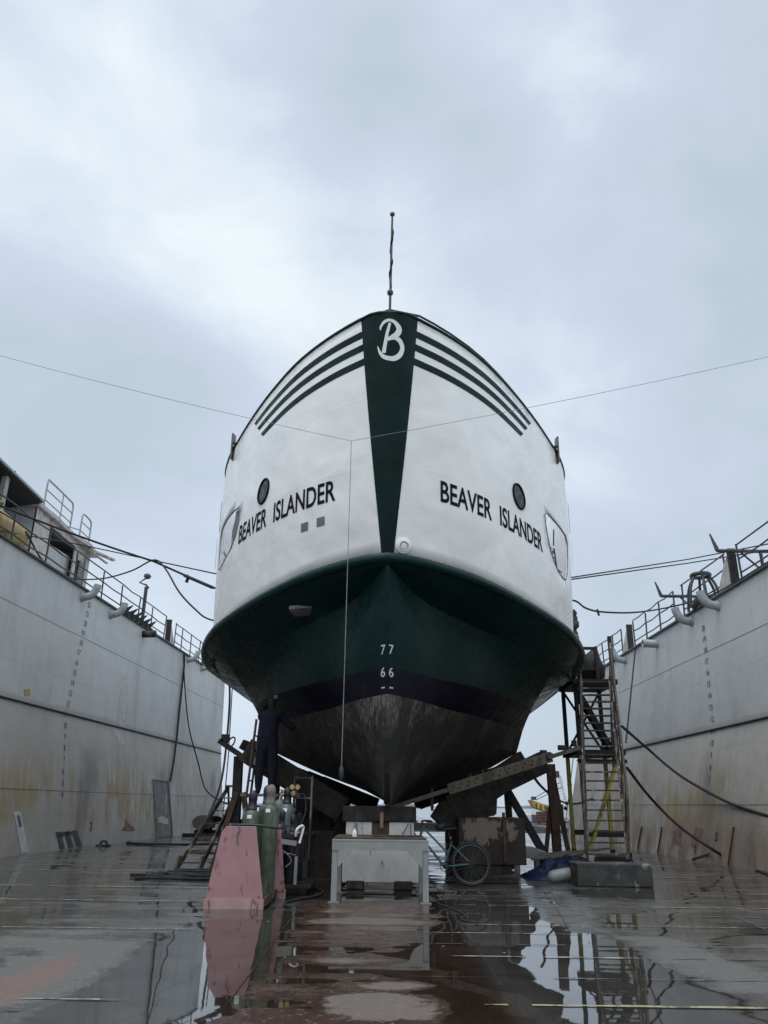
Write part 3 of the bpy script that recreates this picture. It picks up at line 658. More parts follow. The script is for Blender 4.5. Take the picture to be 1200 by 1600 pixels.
# draught figures either side of the stem
def near_stem(z, w_):
    best = None
    for i in range(80):
        u = i / 160; f = col(u); ww = f[1](z)
        if best is None or abs(ww - w_) < best[0]: best = (abs(ww - w_), f[0](z))
    return best[1]
def digit_face(ch, zc, side, cut=None):
    vs, fs, asp = text2d(ch, .004); hgt = .145; wd = .072; m_ = MB(); pv = []
    sa, sb = near_stem(zc, .05), near_stem(zc, .2)
    dz = (near_stem(zc + .1, .1) - near_stem(zc - .1, .1)) / .2
    for x, y in vs:
        xx = (.030 + x * wd) if side > 0 else -(.030 + (1 - x) * wd)
        zz = zc - hgt / 2 + y * hgt
        s = sa + (abs(xx) - .05) / .15 * (sb - sa) + dz * (zz - zc) - .012
        pv.append((xx, s, zz))
    if cut: fs = [f for f in fs if all(vs[i][1] > cut for i in f)]
    return m_.add(pv, fs).build('draught_figure', 'white_paint', ship, local=True)
for side in (-1, 1):
    digit_face('7', 3.58, side); digit_face('6', 3.235, side); digit_face('5', 2.94, side, .78)
# painted letter on the stem: pen strokes of changing width
def stroke(pts, k=8):
    P3 = spline([V(p[0], p[1], p[2]) for p in pts], k); l, r = [], []
    for i, p in enumerate(P3):
        d = (P3[min(i + 1, len(P3) - 1)] - P3[max(i - 1, 0)]); d.z = 0; d.normalize(); n_ = V(-d.y, d.x, 0); l.append(p + n_ * p.z / 2); r.append(p - n_ * p.z / 2)
    return l, r
# traced in a square frame: x right, y down (units of one letter height = 640)
STR = [[(285, 400, 22), (300, 340, 42), (370, 275, 50), (460, 258, 44), (560, 290, 62), (632, 385, 100), (590, 470, 96), (500, 520, 70), (425, 560, 52)],
       [(470, 535, 62), (560, 525, 66), (650, 570, 78), (695, 670, 82), (655, 775, 84), (560, 840, 80), (455, 850, 68), (350, 815, 62), (280, 745, 46), (236, 645, 12)],
       [(463, 300, 42), (420, 440, 58), (385, 590, 66), (352, 760, 74)]]
m_ = MB()
for ps in STR:
    l, r = stroke(ps); n_ = len(l); pv = []
    for p in l + r:
        dx = (p.x - 482) / 640 * .57 + .03; t = .968 - (p.y - 235) / 640 * .178
        q = abs(dx) / 8.35; pv.append(white(q, t, 1 if dx > 0 else -1, .014))
    m_.add(pv, [(i, i + 1, n_ + i + 1, n_ + i) for i in range(n_ - 1)], True)
m_.build('script_letter', 'white_paint', ship, local=True)

# ------------------------------------------------------------------ dock: floor, water, wing walls
m_ = MB(); m_.box(-12.5, 12.5, -14, 42.5, -.6, 0); tag(m_.build('dock_floor', 'floor'), kind='structure')
m_ = MB(); m_.add([(-4500, -4500, -1.7), (4500, -4500, -1.7), (4500, 4500, -1.7), (-4500, 4500, -1.7)], [(0, 1, 2, 3)]); tag(m_.build('water', 'water'), kind='structure')
m_ = MB(); pv = []
for i in range(81):
    x = -1600 + 40 * i; pv.append((x, 1800, 3 + 2 * math.sin(i * 1.7) + 2 * math.sin(i * .53)))
m_.prism([(-1600, 1800, -2)] + pv + [(1600, 1800, -2)], (0, 120, 0)); tag(m_.build('far_shore', 'shore'), kind='structure')
# raised weld seams between the floor plates, some painted
def seam(y, x0, x1, mat, wd=.03, ht=.006):
    n = max(2, int((x1 - x0) / .16)); l, r = [], []; y_ = y
    for i in range(n + 1):
        x = x0 + (x1 - x0) * i / n; k = ((.7 + .4 * random.random()) if mat != 'seam' else .25 + 1.15 * random.random() ** 2) if 0 < i < n else .1
        l.append((x, y + random.uniform(-.006, .006) + wd * k / 2, ht)); r.append((x, y + random.uniform(-.006, .006) - wd * k / 2, ht))
    return MB().add(l + r, [(i, i + 1, n + 2 + i, n + 1 + i) for i in range(n) if random.random() > (.16 if mat == 'seam' else .04)]).build('floor_seam', mat)
M['seam'] = paint('scuffed_weld_seam', (.15, .15, .145), .45, .3, 6, dirt=(.05, .05, .05), dirt_amt=.5, dirt_scale=6)
M['seam_pale'] = paint('pale_worn_line', (.33, .33, .31), .5, .25, 6, dirt=(.09, .085, .08), dirt_amt=.5, dirt_scale=7)
M['seam_yellow'] = paint('yellow_worn_line', (.36, .31, .17), .5, .2, 6, dirt=(.10, .085, .06), dirt_amt=.4, dirt_scale=7)
for (y, segs) in ((6.02, [(.72, 3.6, 'seam_yellow', .05), (-3.9, -2.75, 'seam_pale', .045), (-2.45, -1.7, 'seam_pale', .03)]), (6.9, [(.2, 3.2, 'seam', .035)]), (7.8, [(.62, 2.35, 'seam_pale', .04), (-4.6, -2.9, 'seam', .03), (2.6, 5, 'seam', .03)]), (8.45, [(.5, 3.8, 'seam', .03), (-1.1, .3, 'seam', .02)]),
                  (9.15, [(-5.5, -1.9, 'seam_pale', .03), (.4, 2.2, 'seam_pale', .025)]), (9.78, [(.9, 2.3, 'seam_pale', .03), (2.5, 5.2, 'seam_pale', .03)]), (10.7, [(-6, -2.3, 'seam', .03), (.3, 5.6, 'seam', .03), (-.6, .4, 'seam', .02)]), (11.6, [(1.0, 6, 'seam_pale', .03), (-6.6, -2.4, 'seam_pale', .04)]),
                  (12.5, [(1.2, 6.6, 'seam', .03), (-7, -2.4, 'seam', .03)]), (13.4, [(-7.2, -2.2, 'seam_pale', .04), (4.9, 7, 'seam', .03)]), (14.8, [(-7.8, -2.5, 'seam', .04), (5, 7.5, 'seam', .04)]), (16.4, [(-8, -3, 'seam_pale', .05), (5, 7.8, 'seam_pale', .05)]), (18.3, [(-8.5, -3, 'seam', .05), (3, 8, 'seam', .05)]), (20.5, [(-8.5, -4, 'seam_pale', .05), (3, 8, 'seam', .05)]), (23, [(-8.5, 8, 'seam', .06)]), (26, [(-8.2, 8, 'seam_pale', .06)]), (30, [(-8, 8, 'seam', .06)]), (35, [(-7.8, 8, 'seam', .06)])):
    for (x0, x1, mt, wd) in segs: tag(seam(y, x0, x1, mt, wd), kind='structure')
def long_seam(pts, mat, wd=.025, ht=.009):
    b_ = MB(); l = [V(p[0] - wd / 2, p[1], ht) for p in pts]; r = [V(p[0] + wd / 2, p[1], ht) for p in pts]; n = len(pts)
    return tag(b_.add(l + r, [(i, i + 1, n + i + 1, n + i) for i in range(n - 1)]).build('floor_seam', mat), kind='structure')
long_seam([(.92, 6.6), (.93, 8), (.90, 10), (.93, 13), (.95, 18)], 'rubber', .009, .0045); long_seam([(-1.0, 6.0), (-1.02, 10), (-1.0, 14)], 'rubber', .008, .0045)
long_seam([(2.05, 9.3), (2.3, 11), (2.6, 13.5)], 'rubber', .008, .0045); long_seam([(4.3, 9.6), (4.5, 11), (4.9, 14.5)], 'seam', .012, .0045)

def LX(y, z): return -8.85 + .052 * (y - 19.66) - (z / 3.62 * .45 if z < 3.62 else .45 + (z - 3.62) / 3.73 * .11)
def RX(y, z): return 8.2 + (z / 3.25 * .70 if z < 3.25 else .70 + (z - 3.25) / 3.35 * .14)
def wall_body(name, X, side, ytop, zk, zt, y1, label):
    root = thing(name, label, 'dock wall', (X(20, 0), 20, 0)); b_ = MB(); rows = []
    ys = [-14 + (y1 + 14) * i / 30 for i in range(31)]
    zs = [0, zk * .33, zk * .66, zk, zk + (zt - zk) * .5, zt]
    for y in ys:
        rows.append([(X(y, z), y, z - (.02 if z == 0 else 0)) for z in zs] + [(X(y, zt) + side * 4.2, y, zt), (X(y, 0) + side * 4.2, y, -2.5)])
    b_.grid(rows, False); n = len(rows[0])
    b_.add(rows[0], [tuple(range(n))]); b_.add(rows[-1], [tuple(range(n))]); b_.build('wall_plating', 'wall', root)
    b_ = MB(); pts = [(X(y, zk) - side * .03, y, zk) for y in ys]; b_.tube(pts, .026, 8); b_.build('rubbing_strip', 'rail', root)
    b_ = MB()
    for a_, c_ in zip(ys, ys[1:]): b_.beam((X(a_, zt) - side * .02, a_, zt + .012), (X(c_, zt) - side * .02, c_, zt + .012), .14, .05)
    b_.build('deck_edge', 'rail', root)
    for zz in (zk * .42, zk + (zt - zk) * .62):
        b_ = MB(); b_.tube([(X(y, zz) - side * .002, y, zz) for y in ys], .008, 4); b_.build('weld_line', 'galv', root)
    return root
LW = wall_body('dock_wall', LX, -1, 7.35, 3.62, 7.35, 41.2, 'long grey dock wall on the left with a small door recess and a yellow-stained foot')
RW = wall_body('dock_wall', RX, 1, 6.6, 3.25, 6.6, 36.5, 'long grey dock wall on the right behind the stair ladder with two black hoses across it')
def on_wall(root, X, side, name, mat, polys, off=.006, local_faces=None):
    b_ = MB()
    for vs, fs in polys: b_.add([(X(y, z) - side * off, y, z) for y, z in vs], fs)
    return b_.build(name, mat, root)
def wp(poly, st=.3): return tri2d(densify(poly, st), (), (st, st))
# door recess (left)
on_wall(LW, LX, -1, 'steel_door', 'door_grey', [wp([(31.0, .03), (32.75, .03), (32.3, 2.02), (30.6, 2.02)][::1], .4)], .02)
b_ = MB()
for p, q in (((30.95, .0), (30.55, 2.05)), ((30.55, 2.05), (32.35, 2.05)), ((32.8, 0), (32.35, 2.05))): b_.beam((LX(*p) + .03, p[0], p[1]), (LX(*q) + .03, q[0], q[1]), .05, .05)
b_.build('door_frame', 'galv', LW)
on_wall(LW, LX, -1, 'scuff_patch', 'smear', [wp([(31.1, .55), (32.2, .45), (32.3, .62), (31.6, .78), (31.1, .72)])], .024)
# marks painted on the left wall
def wpoly(pxs, x): return [(p.y, max(.02, p.z)) for p in (A(*q, x=x) for q in pxs)]
on_wall(LW, LX, -1, 'white_patch', 'smear', [wp(wpoly([(34, 1268), (43, 1268), (47, 1330), (36, 1334)], -8.75))])
on_wall(LW, LX, -1, 'dark_slot', 'door_grey', [wp(wpoly([(37, 1274), (41, 1274), (42, 1292), (38, 1292)], -8.75))], .009)
on_wall(LW, LX, -1, 'filler_streak', 'smear', [wp(wpoly([(184, 1055), (192, 1058), (188, 1085), (186, 1118), (180, 1134), (172, 1132), (174, 1095), (180, 1066)], -9.2), .25)], .004)
on_wall(LW, LX, -1, 'filler_streak', 'smear', [wp(wpoly([(168, 1137), (176, 1139), (182, 1164), (176, 1160)], -9.1), .25)], .004)
on_wall(LW, LX, -1, 'painted_scrawl', 'charcoal', [wp(wpoly(q, -8.8), .2) for q in ([(85, 1304), (92, 1302), (94, 1326), (87, 1328)], [(96, 1300), (103, 1298), (106, 1324), (99, 1325)], [(107, 1298), (114, 1297), (118, 1322), (111, 1323)], [(84, 1300), (96, 1299), (96, 1306), (85, 1309)], [(96, 1300), (107, 1299), (108, 1304), (97, 1307)])], .008)
on_wall(LW, LX, -1, 'red_mark', 'red_stain', [wp(wpoly([(184, 1297), (190, 1290), (192, 1277), (195, 1286), (203, 1294), (203, 1298)], -8.6), .2)], .008)
on_wall(LW, LX, -1, 'ochre_patch', 'ochre', [wp(wpoly([(41, 1077), (50, 1077), (51, 1087), (42, 1088)], -9.2), .3)], .003)
def wall_text(root, X, side, items, name='draught_marks', mat='charcoal'):
    b_ = MB()
    for ch, yc, zc, h in items:
        vs, fs, asp = text2d(ch, .01, 9); wd = h * .62 * len(ch)
        b_.add([(X(yc, zc + (v - .5) * h) - side * .007, yc - (u - .5) * wd * side, zc + (v - .5) * h) for u, v in vs], fs)
    return b_.build(name, mat, root)
wall_text(LW, LX, -1, [(str(22 - i), 23.6 - .06 * i + (.05 * max(0, i - 11)), 7.0 - .31 * i, .17) for i in range(19)])
wall_text(LW, LX, -1, [('D', 24.9, .55, .24)], 'wall_letter', 'black_paint')
wall_text(RW, RX, 1, [(str(20 - i), 21.3, 6.0 - .31 * i, .16) for i in range(15)])
wall_text(RW, RX, 1, [('D', 20.6, .62, .2), ('D', 21.9, .28, .17)], 'wall_letter', 'black_paint')
on_wall(RW, RX, 1, 'red_mark', 'red_stain', [wp(wpoly([(1050, 1300), (1062, 1288), (1066, 1322), (1052, 1318)], 8.3), .3), wp(wpoly([(1082, 1292), (1095, 1296), (1090, 1326), (1080, 1322)], 8.3), .3)], .004)
b_ = MB()
for px in (997, 1028, 1138): 
    p, q = A(px + 4, 1292, x=8.3), A(px, 1330 + (px - 997) * .13, x=8.2); b_.tube([(RX(p.y, p.z) - .02, p.y, max(.1, p.z)), (RX(q.y, .02) - .02, q.y, .02)], .02, 5)
b_.build('wall_rod', 'rust', RW)
# vent and drain pipes on the coping
def elbow(root, X, side, y, z, r=.115, name='vent_elbow', fwd=.10):
    x = X(y, z); b_ = MB()
    b_.tube(spline([(x + side * .12, y, z - .12), (x - side * .12, y, z - .12), (x - side * .30, y, z - .05), (x - side * .42, y, z + .14), (x - side * .45, y, z + .27)], 5), [r] * 21, 14)
    b_.lathe([(r * 1.3, 0), (r * 1.3, .05), (r, .06)], (x - side * .0, y, z - .12), (-side, 0, 0), 16)
    return b_.build(name, 'pipe', root)
for y in (23.0, 25.3, 34.3, 36.6): elbow(LW, LX, -1, y, 7.22 if y < 30 else 7.3)
for y in (22.1, 20.2, 28.6, 33.5): elbow(RW, RX, 1, y, 6.5)
for root, X, side, y, z in ((LW, LX, -1, 28.5, 7.1), (RW, RX, 1, 25.1, 6.3), (RW, RX, 1, 31.6, 6.2)):
    b_ = MB(); x = X(y, z); b_.lathe([(.13, 0), (.13, .5), (.10, .5), (.10, .3)], (x + side * .02, y, z), (-side, 0, .05), 14); b_.build('drain_stub', 'pipe' if side > 0 else 'rubber', root)

# guard railings along both copings
def railing(X, side, ys, zt, label, h=1.08, inset=.12, gaps=()):
    root = thing('guard_railing', label, 'railing', (X(ys[0], zt), ys[0], zt)); n = len(ys)
    for i, y in enumerate(ys):
        x = X(y, zt) + side * inset; hh = h + random.uniform(-.04, .03)
        b_ = MB().tube([(x, y, zt), (x + random.uniform(-.03, .03), y + random.uniform(-.04, .04), zt + hh)], .027, 6); b_.build('post', 'rail', root)
    for k in (1, .64, .3):
        b_ = MB()
        for a_, c_ in zip(ys, ys[1:]):
            if any(g0 <= a_ < g1 for g0, g1 in gaps) and k == 1: continue
            b_.tube([(X(a_, zt) + side * inset, a_, zt + h * k), (X((a_ + c_) / 2, zt) + side * inset, (a_ + c_) / 2, zt + h * k - random.uniform(.0, .05)), (X(c_, zt) + side * inset, c_, zt + h * k)], .022, 6)
        b_.build('rail', 'rail', root)
    return root
railing(LX, -1, [15.0, 16.9, 18.8, 20.7, 22.6, 24.7, 26.4, 28.1, 29.6, 31.2], 7.35, 'black guard railing along the left wall beside the peeling cabin')
railing(LX, -1, [32.6, 33.6, 35.0, 36.4, 37.8, 39.2, 40.8], 7.35, 'black guard railing at the far end of the left wall past the fin plate')
railing(RX, 1, [13.5, 15.2, 16.9, 18.9], 6.6, 'black guard railing nearest the camera on the right wall')
railing(RX, 1, [19.7, 21.2, 22.9], 6.6, 'black guard railing on the right wall between the plate and the black frame')
railing(RX, 1, [23.6, 25.0, 26.4, 27.7], 6.6, 'black guard railing on the right wall just past the black frame')
railing(RX, 1, [29.2, 30.4, 31.8, 33.4, 35.4], 6.6, 'black guard railing at the far end of the right wall behind the stair head')
def fin(X, side, y, zt, label, h=.95, L=1.0):
    root = thing('fin_plate', label, 'fairlead plate', (X(y, zt), y, zt)); x = X(y, zt) + side * .05
    MB().prism([(x, y, zt), (x, y, zt + h), (x + .0, y + L * .35, zt + h * .82), (x, y + L * .8, zt + h * .35), (x, y + L, zt)], (side * .05, 0, 0)).build('plate', 'cabin', root)
    MB().beam((x + side * .02, y - .06, zt), (x + side * .02, y - .06, zt + h + .05), .2, .1).build('edge_post', 'steel_dark', root)
    return root
fin(LX, -1, 31.6, 7.35, 'curved pale fin plate with dark post on the left wall past the lamp pole')
fin(LX, -1, 37.2, 7.35, 'small pale fin plate at the far end of the left wall')
fin(RX, 1, 19.25, 6.6, 'pale fin plate on the right wall nearest the camera', 1.0)
fin(RX, 1, 28.1, 6.6, 'pale fin plate on the right wall above the long slanting rope', .95)
fin(RX, 1, 33.0, 6.6, 'pale fin plate at the far end of the right wall beside the bell shaped buoy', .9)
def arm(y, label):
    root = thing('bracket_arm', label, 'bracket', (RX(y, 6.6), y, 6.6)); z = 7.5 if y < 20 else 7.42; x = RX(y, 6.6)
    b_ = MB().tube([(x + 2.0, y, z), (x - .42, y, z)], .05, 8); b_.build('arm', 'rail', root)
    MB().prism([(x - .40, y - .02, z - .04), (x - .46, y - .02, z), (x - .56, y - .02, z + .46), (x - .53, y - .02, z + .45), (x - .37, y - .02, z + .06)], (0, .04, 0)).build('horn', 'rail', root)
    b_ = MB().tube([(x + .15, y, z), (x + .7, y, z - .55)], .025, 6); b_.tube([(x + .7, y, 6.6), (x + .7, y, z)], .045, 8); b_.build('stay', 'rail', root)
arm(18.9, 'black bracket arm with upturned horn on the right wall nearest the camera')
arm(23.2, 'black bracket arm with upturned horn beside the black frame on the right wall')
fr = thing('fairlead_frame', 'black open bell shaped frame standing on the right wall between two vent elbows', 'fairlead', (RX(21.3, 6.6) + .15, 21.3, 6.6))
c = V(RX(21.4, 6.6) + .18, 21.5, 6.6); b_ = MB()
for k in range(6):
    a_ = k * PI / 3 + .3; e_ = V(math.cos(a_), math.sin(a_), 0); b_.tube(spline([c + e_ * .48, c + e_ * .40 + V(0, 0, .6), c + e_ * .22 + V(0, 0, .98)], 4), .04, 6)
b_.build('ribs', 'rail', fr)
MB().tube([c + V(math.cos(k * PI / 8) * .25, math.sin(k * PI / 8) * .25, 1.0) for k in range(16)], .06, 6, True).build('crown_ring', 'rail', fr)
MB().lathe([(.3, .0), (.34, .1), (.28, .3), (.1, .38)], c, n=16).build('drum', 'steel_dark', fr)
# lamp pole and spiked cleats, left coping
y = 28.6; x = LX(y, 7.35) - .12
lp = thing('lamp_pole', 'dark lamp pole with bent head standing on the left wall behind the railing', 'lamp pole', (x, y, 7.35))
MB().tube([(x, y, 7.35), (x, y, 8.95)], .07, 8).build('pole', 'rail', lp)
MB().tube([(x + .1, y, 8.9), (x - .0, y, 9.02), (x - .28, y, 9.12), (x - .05, y, 9.3)], .035, 6).build('bent_arm', 'rail', lp)
MB().lathe([(.03, 0), (.13, .06), (.14, .16), (.04, .22)], (x - .03, y, 9.26), (.3, -.3, 1), 12).build('lamp_head', 'rail', lp)
for i, yy in enumerate((26.5, 27.0, 27.5, 28.0, 28.5, 29.0)):
    x = LX(yy, 7.35) - .02; r = thing('spiked_cleat', 'black two-horned cleat in the row on the left wall below the lamp pole', 'cleat', (x, yy, 7.37), 0, 'black cleats in a row on the left wall')
    MB().prism([(x - .22, yy, 7.37), (x + .15, yy, 7.37), (x + .1, yy, 7.5), (x + .28, yy, 7.72), (x, yy, 7.6), (x - .22, yy, 7.62)], (0, .09, 0)).build('horns', 'rubber', r)
    MB().box(x - .25, x + .18, yy - .06, yy + .16, 7.378, 7.42).build('base', 'rubber', r)

# the old cabin on the left wall
cb_ = thing('deck_cabin', 'small peeling grey cabin with broken roof edge on top of the left wall', 'cabin', (-11.6, 25, 7.35))
x0 = -10.75; z0 = 7.35
vs, fs = tri2d(densify([(22.3, z0), (27.0, z0), (27.0, 9.75), (22.3, 9.75)], .5), ([(23.4, 8.25), (25.6, 8.25), (25.6, 9.55), (23.4, 9.55)], [(25.9, 7.45), (26.5, 7.45), (26.5, 9.2), (25.9, 9.2)]))
MB().add([(x0, y, z) for y, z in vs], fs).build('front_wall', 'cabin', cb_, solid=.05)
b_ = MB(); b_.add([(x0, 27, z0), (x0 - 2, 27, z0), (x0 - 2, 27, 9.75), (x0, 27, 9.75)], [(0, 1, 2, 3)]); b_.add([(x0, 22.3, z0), (x0 - 2, 22.3, z0), (x0 - 2, 22.3, 9.75), (x0, 22.3, 9.75)], [(0, 1, 2, 3)]); b_.add([(x0 - 2, 22.3, z0), (x0 - 2, 27, z0), (x0 - 2, 27, 9.75), (x0 - 2, 22.3, 9.75)], [(0, 1, 2, 3)]); b_.build('side_walls', 'cover', cb_)
b_ = MB(); b_.prism([(x0 + .12, 22.1, 9.76), (x0 + .14, 23.6, 9.78), (x0 + .10, 25.0, 9.75), (x0 + .30, 26.2, 9.73), (x0 + .16, 27.4, 9.70), (x0 - 2.1, 27.3, 9.76), (x0 - 2.1, 22.1, 9.76)], (0, 0, .13)); b_.build('roof', 'cabin', cb_)
b_ = MB(); b_.beam((x0 + .3, 26.6, 9.7), (x0 + .62, 27.7, 9.72), .14, .07); b_.beam((x0 + .2, 26.2, 9.66), (x0 + .5, 27.4, 9.5), .1, .04); b_.build('torn_roof_edge', 'cabin', cb_)
MB().add([(x0 - .25, 23.2, 8.1), (x0 - .25, 25.8, 8.1), (x0 - .25, 25.8, 9.25), (x0 - .25, 23.2, 9.1)], [(0, 1, 2, 3)]).build('window_sheet', 'cover', cb_)
MB().prism([(x0 + .02, 25.88, 7.45), (x0 + .02, 26.5, 7.45), (x0 + .02, 26.4, 9.2), (x0 + .02, 26.05, 9.2)], (.03, 0, 0)).build('door_leaf', 'door_grey', cb_)
MB().box(x0 + .02, x0 + .07, 26.5, 26.6, 7.4, 9.5).build('door_post', 'galv', cb_)
def hoop(root, y0, y1, z1, mids=(), posts=()):
    x = x0 - .15; b_ = MB().tube(spline([(x, y0, 9.85), (x, y0, z1 - .2), (x, y0 + .06, z1 - .03), (x, y0 + .22, z1), (x, y1 - .25, z1), (x, y1 - .06, z1 - .05), (x, y1, z1 - .22), (x, y1, 9.85)], 4), .03, 7)
    for k in mids: b_.tube([(x, y0, 9.9 + (z1 - 9.9) * k), (x, y1, 9.9 + (z1 - 9.9) * k)], .02, 6)
    for p in posts: b_.tube([(x, p, 9.9), (x, p, z1)], .022, 6)
    b_.build('roof_rail', 'galv', root)
hoop(cb_, 23.0, 25.2, 11.0, (.36, .68), (24.3,)); hoop(cb_, 26.1, 27.0, 11.0, (.4, .7))
b_ = MB(); b_.tube([(x0 - 1.6, 25.4, 10.6), (x0 - .15, 26.1, 10.35)], .022, 6); b_.tube([(x0 - 1.6, 25.4, 10.1), (x0 - .15, 26.1, 10.0)], .018, 6); b_.build('roof_rail', 'galv', cb_)
sh = thing('deck_shelter', 'open dark-roofed shelter with corner post at the left edge on the left wall', 'shelter', (-11.6, 20, 7.35))
b_ = MB(); b_.prism([(x0 + .3, 13.5, 10.02), (x0 + .25, 22.2, 9.86), (x0 - 2.2, 22.2, 9.9), (x0 - 2.2, 13.5, 10.05)], (0, 0, .07)); b_.build('roof', 'galv', sh)
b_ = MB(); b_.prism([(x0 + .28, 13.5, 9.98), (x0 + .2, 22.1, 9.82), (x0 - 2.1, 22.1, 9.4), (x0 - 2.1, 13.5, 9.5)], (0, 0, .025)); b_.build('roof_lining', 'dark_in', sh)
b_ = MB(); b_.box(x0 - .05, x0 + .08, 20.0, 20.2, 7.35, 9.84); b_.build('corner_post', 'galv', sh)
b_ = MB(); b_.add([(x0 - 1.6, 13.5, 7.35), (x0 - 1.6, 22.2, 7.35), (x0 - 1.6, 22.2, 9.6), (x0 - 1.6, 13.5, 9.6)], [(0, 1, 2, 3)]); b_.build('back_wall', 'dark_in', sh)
b_ = MB(); b_.lathe([(.5, 0), (.5, 1.1), (.4, 1.2)], (x0 - .6, 21.0, 8.5), (0, 1, .0), 20); b_.build('duct', 'galv', sh)
x = x0 - .15; MB().tube(spline([(x - 2.4, 20.9, 10.36), (x - .25, 20.9, 10.36), (x - .06, 20.9, 10.32), (x, 20.9, 10.2), (x, 20.9, 9.9)], 4), .03, 7).build('roof_rail', 'galv', sh)
MB().tube([(x - 2.4, 20.9, 10.12), (x, 20.9, 10.12)], .018, 6).build('roof_rail', 'galv', sh)
tk = thing('storage_tank', 'ochre yellow cylindrical tank lying behind the railing under the shelter', 'tank', (-10.3, 19.2, 7.4))
MB().lathe([(.02, -.02), (.3, 0), (.40, .12), (.42, .3), (.42, 2.4), (.3, 2.6), (.02, 2.65)], (-10.2, 17.7, 7.98), (0, 1, 0), 24).build('shell', 'ochre', tk)
b_ = MB(); b_.box(-10.5, -9.9, 18.2, 18.35, 7.37, 7.6); b_.box(-10.5, -9.9, 19.6, 19.75, 7.37, 7.6); b_.build('saddle', 'rust', tk)
MB().lathe([(.08, 0), (.08, .2), (.12, .2), (.12, .26), (.02, .27)], (-10.2, 19.0, 8.38), n=12).build('filler_neck', 'ochre', tk)

# ------------------------------------------------------------------ ropes and wires
def rope(name, label, cat, pts, r=.02, mat='rope', group=None, n=6):
    return tag(MB().tube(pts, r, n).build(name, mat), label, cat, group)
J = V(A(549, 689, y=11.0)); jl, jr = A(0, 548, y=11.0), A(1200, 550, y=11.0)
rope('overhead_wire', 'thin wire stretched across the dock in front of the bow, left half', 'wire', arc(jl + (jl - J) * .5, J, .1, 24), .0038, 'rope_pale')
rope('overhead_wire', 'thin wire stretched across the dock in front of the bow, right half', 'wire', arc(J, jr + (jr - J) * .5, .1, 24), .0038, 'rope_pale')
pb = thing('plumb_line', 'plumb line with a weight hanging from the overhead wire before the stem', 'plumb line', (J.x, J.y, 1.6))
MB().tube([J, (J.x, J.y, 1.75)], .006, 5).build('cord', 'rope_pale', pb)
MB().lathe([(.006, 0), (.03, .05), (.032, .16), (.012, .2), (.012, .24)], (J.x, J.y, 1.55), n=10).build('weight', 'cap', pb)
def S(q, t, side, off=.05): return V(lw(white(q, t, side, off)))
hl = [A(332, 918, y=20), A(330, 895, y=20), A(328, 968, y=20)]
def aboard(p, side): return V(.3 + side * 4.12, p.y + .6, p.z)
rope('mooring_rope', 'thick black rope sloping down from the left cabin to the ferry side', 'rope', [A(-30, 774, x=-9.7)] + arc(A(0, 790, x=-9.7), A(240, 877, y=21.5), .05, 10) + [hl[0], aboard(hl[0], -1)], .03)
rope('mooring_rope', 'thinner straight black rope from the cabin foot to the ferry side', 'rope', [A(-20, 826, x=-9.8), A(130, 852, x=-9.8), hl[1], aboard(hl[1], -1)], .018)
rope('mooring_rope', 'black rope hanging in two slack loops between the left wall and the ferry', 'rope', spline([A(40, 830, x=-9.75), A(70, 880, x=-9.75), A(110, 903, x=-9.7), A(160, 904, x=-9.6), A(205, 892, y=22.5), A(240, 875, y=21.5), A(258, 888, y=21), A(280, 925, y=20.5), A(305, 952, y=20.3), hl[2], aboard(hl[2], -1)], 6), .024)
rope('rope_tail', 'frayed rope end knotted on the thick sloping rope by the ferry', 'rope', [A(292, 899, y=20.5), A(294, 903, y=20.5), A(291, 910, y=20.5)], .05)
rope('mooring_rope', 'thick lashed end of the sloping rope close to the ferry side', 'rope', [A(288, 899, y=20.5), A(332, 918, y=20.0)], .045)
rope('mooring_rope', 'upper of two parallel ropes from the right wall to the ferry', 'rope', [aboard(A(895, 902, y=20), 1), A(895, 902, y=20), A(1075, 874, x=9.3), A(1210, 848, x=9.3)], .018)
rope('mooring_rope', 'lower of two parallel ropes from the right wall to the ferry', 'rope', [aboard(A(895, 905, y=20), 1), A(895, 905, y=20), A(1075, 880, x=9.3), A(1210, 858, x=9.3)], .018)
rope('mooring_rope', 'slack black rope drooping from the ferry to the right wall railing', 'rope', spline([aboard(A(894, 938, y=20), 1), A(894, 938, y=20), A(915, 950, y=20.5), A(940, 956, y=21), A(990, 957, y=22), A(1040, 950, x=9.1), A(1095, 936, x=9.1), A(1140, 915, x=9.1), A(1210, 872, x=9.1)], 6), .026)
rope('rope_tail', 'short loose rope tail on the drooping right-hand rope', 'rope', [A(933, 952, y=21), A(936, 962, y=21)], .03)
rope('hanging_hose', 'black hose running straight down the left wall to the door head', 'hose', [V(LX(y, z) + .06, y, z) for y, z in ((33.6, 7.3), (33.7, 6.8), (33.5, 5), (33.4, 3.66), (33.0, 2.8), (32.5, 2.05))], .045)
rope('hanging_hose', 'black hose swinging from the left wall in a long curve to the props', 'hose', spline([V(-8.55, 33.2, 7.25), V(-8.5, 33.7, 6.0), V(-8.35, 34.6, 4.3), V(-7.95, 35.2, 2.9), V(-7.6, 35.6, 1.8), V(-6.6, 34.5, 1.3), V(-5.4, 31, 1.25), V(-4.3, 27, 1.5)], 6), .03)
rope('hanging_hose', 'black cable hanging down the far end of the left wall', 'hose', spline([V(-8.1, 41.3, 7.5), V(-7.95, 41.2, 6.2), V(-7.9, 41.0, 4), V(-7.75, 39.5, 2), V(-7.7, 36.5, .3)], 6), .06)
rope('hanging_hose', 'thin cable hanging beside the far end of the left wall', 'hose', [V(-7.9, 41.3, 7.3), V(-7.75, 41.0, 3.6), V(-7.6, 40, .2)], .03)
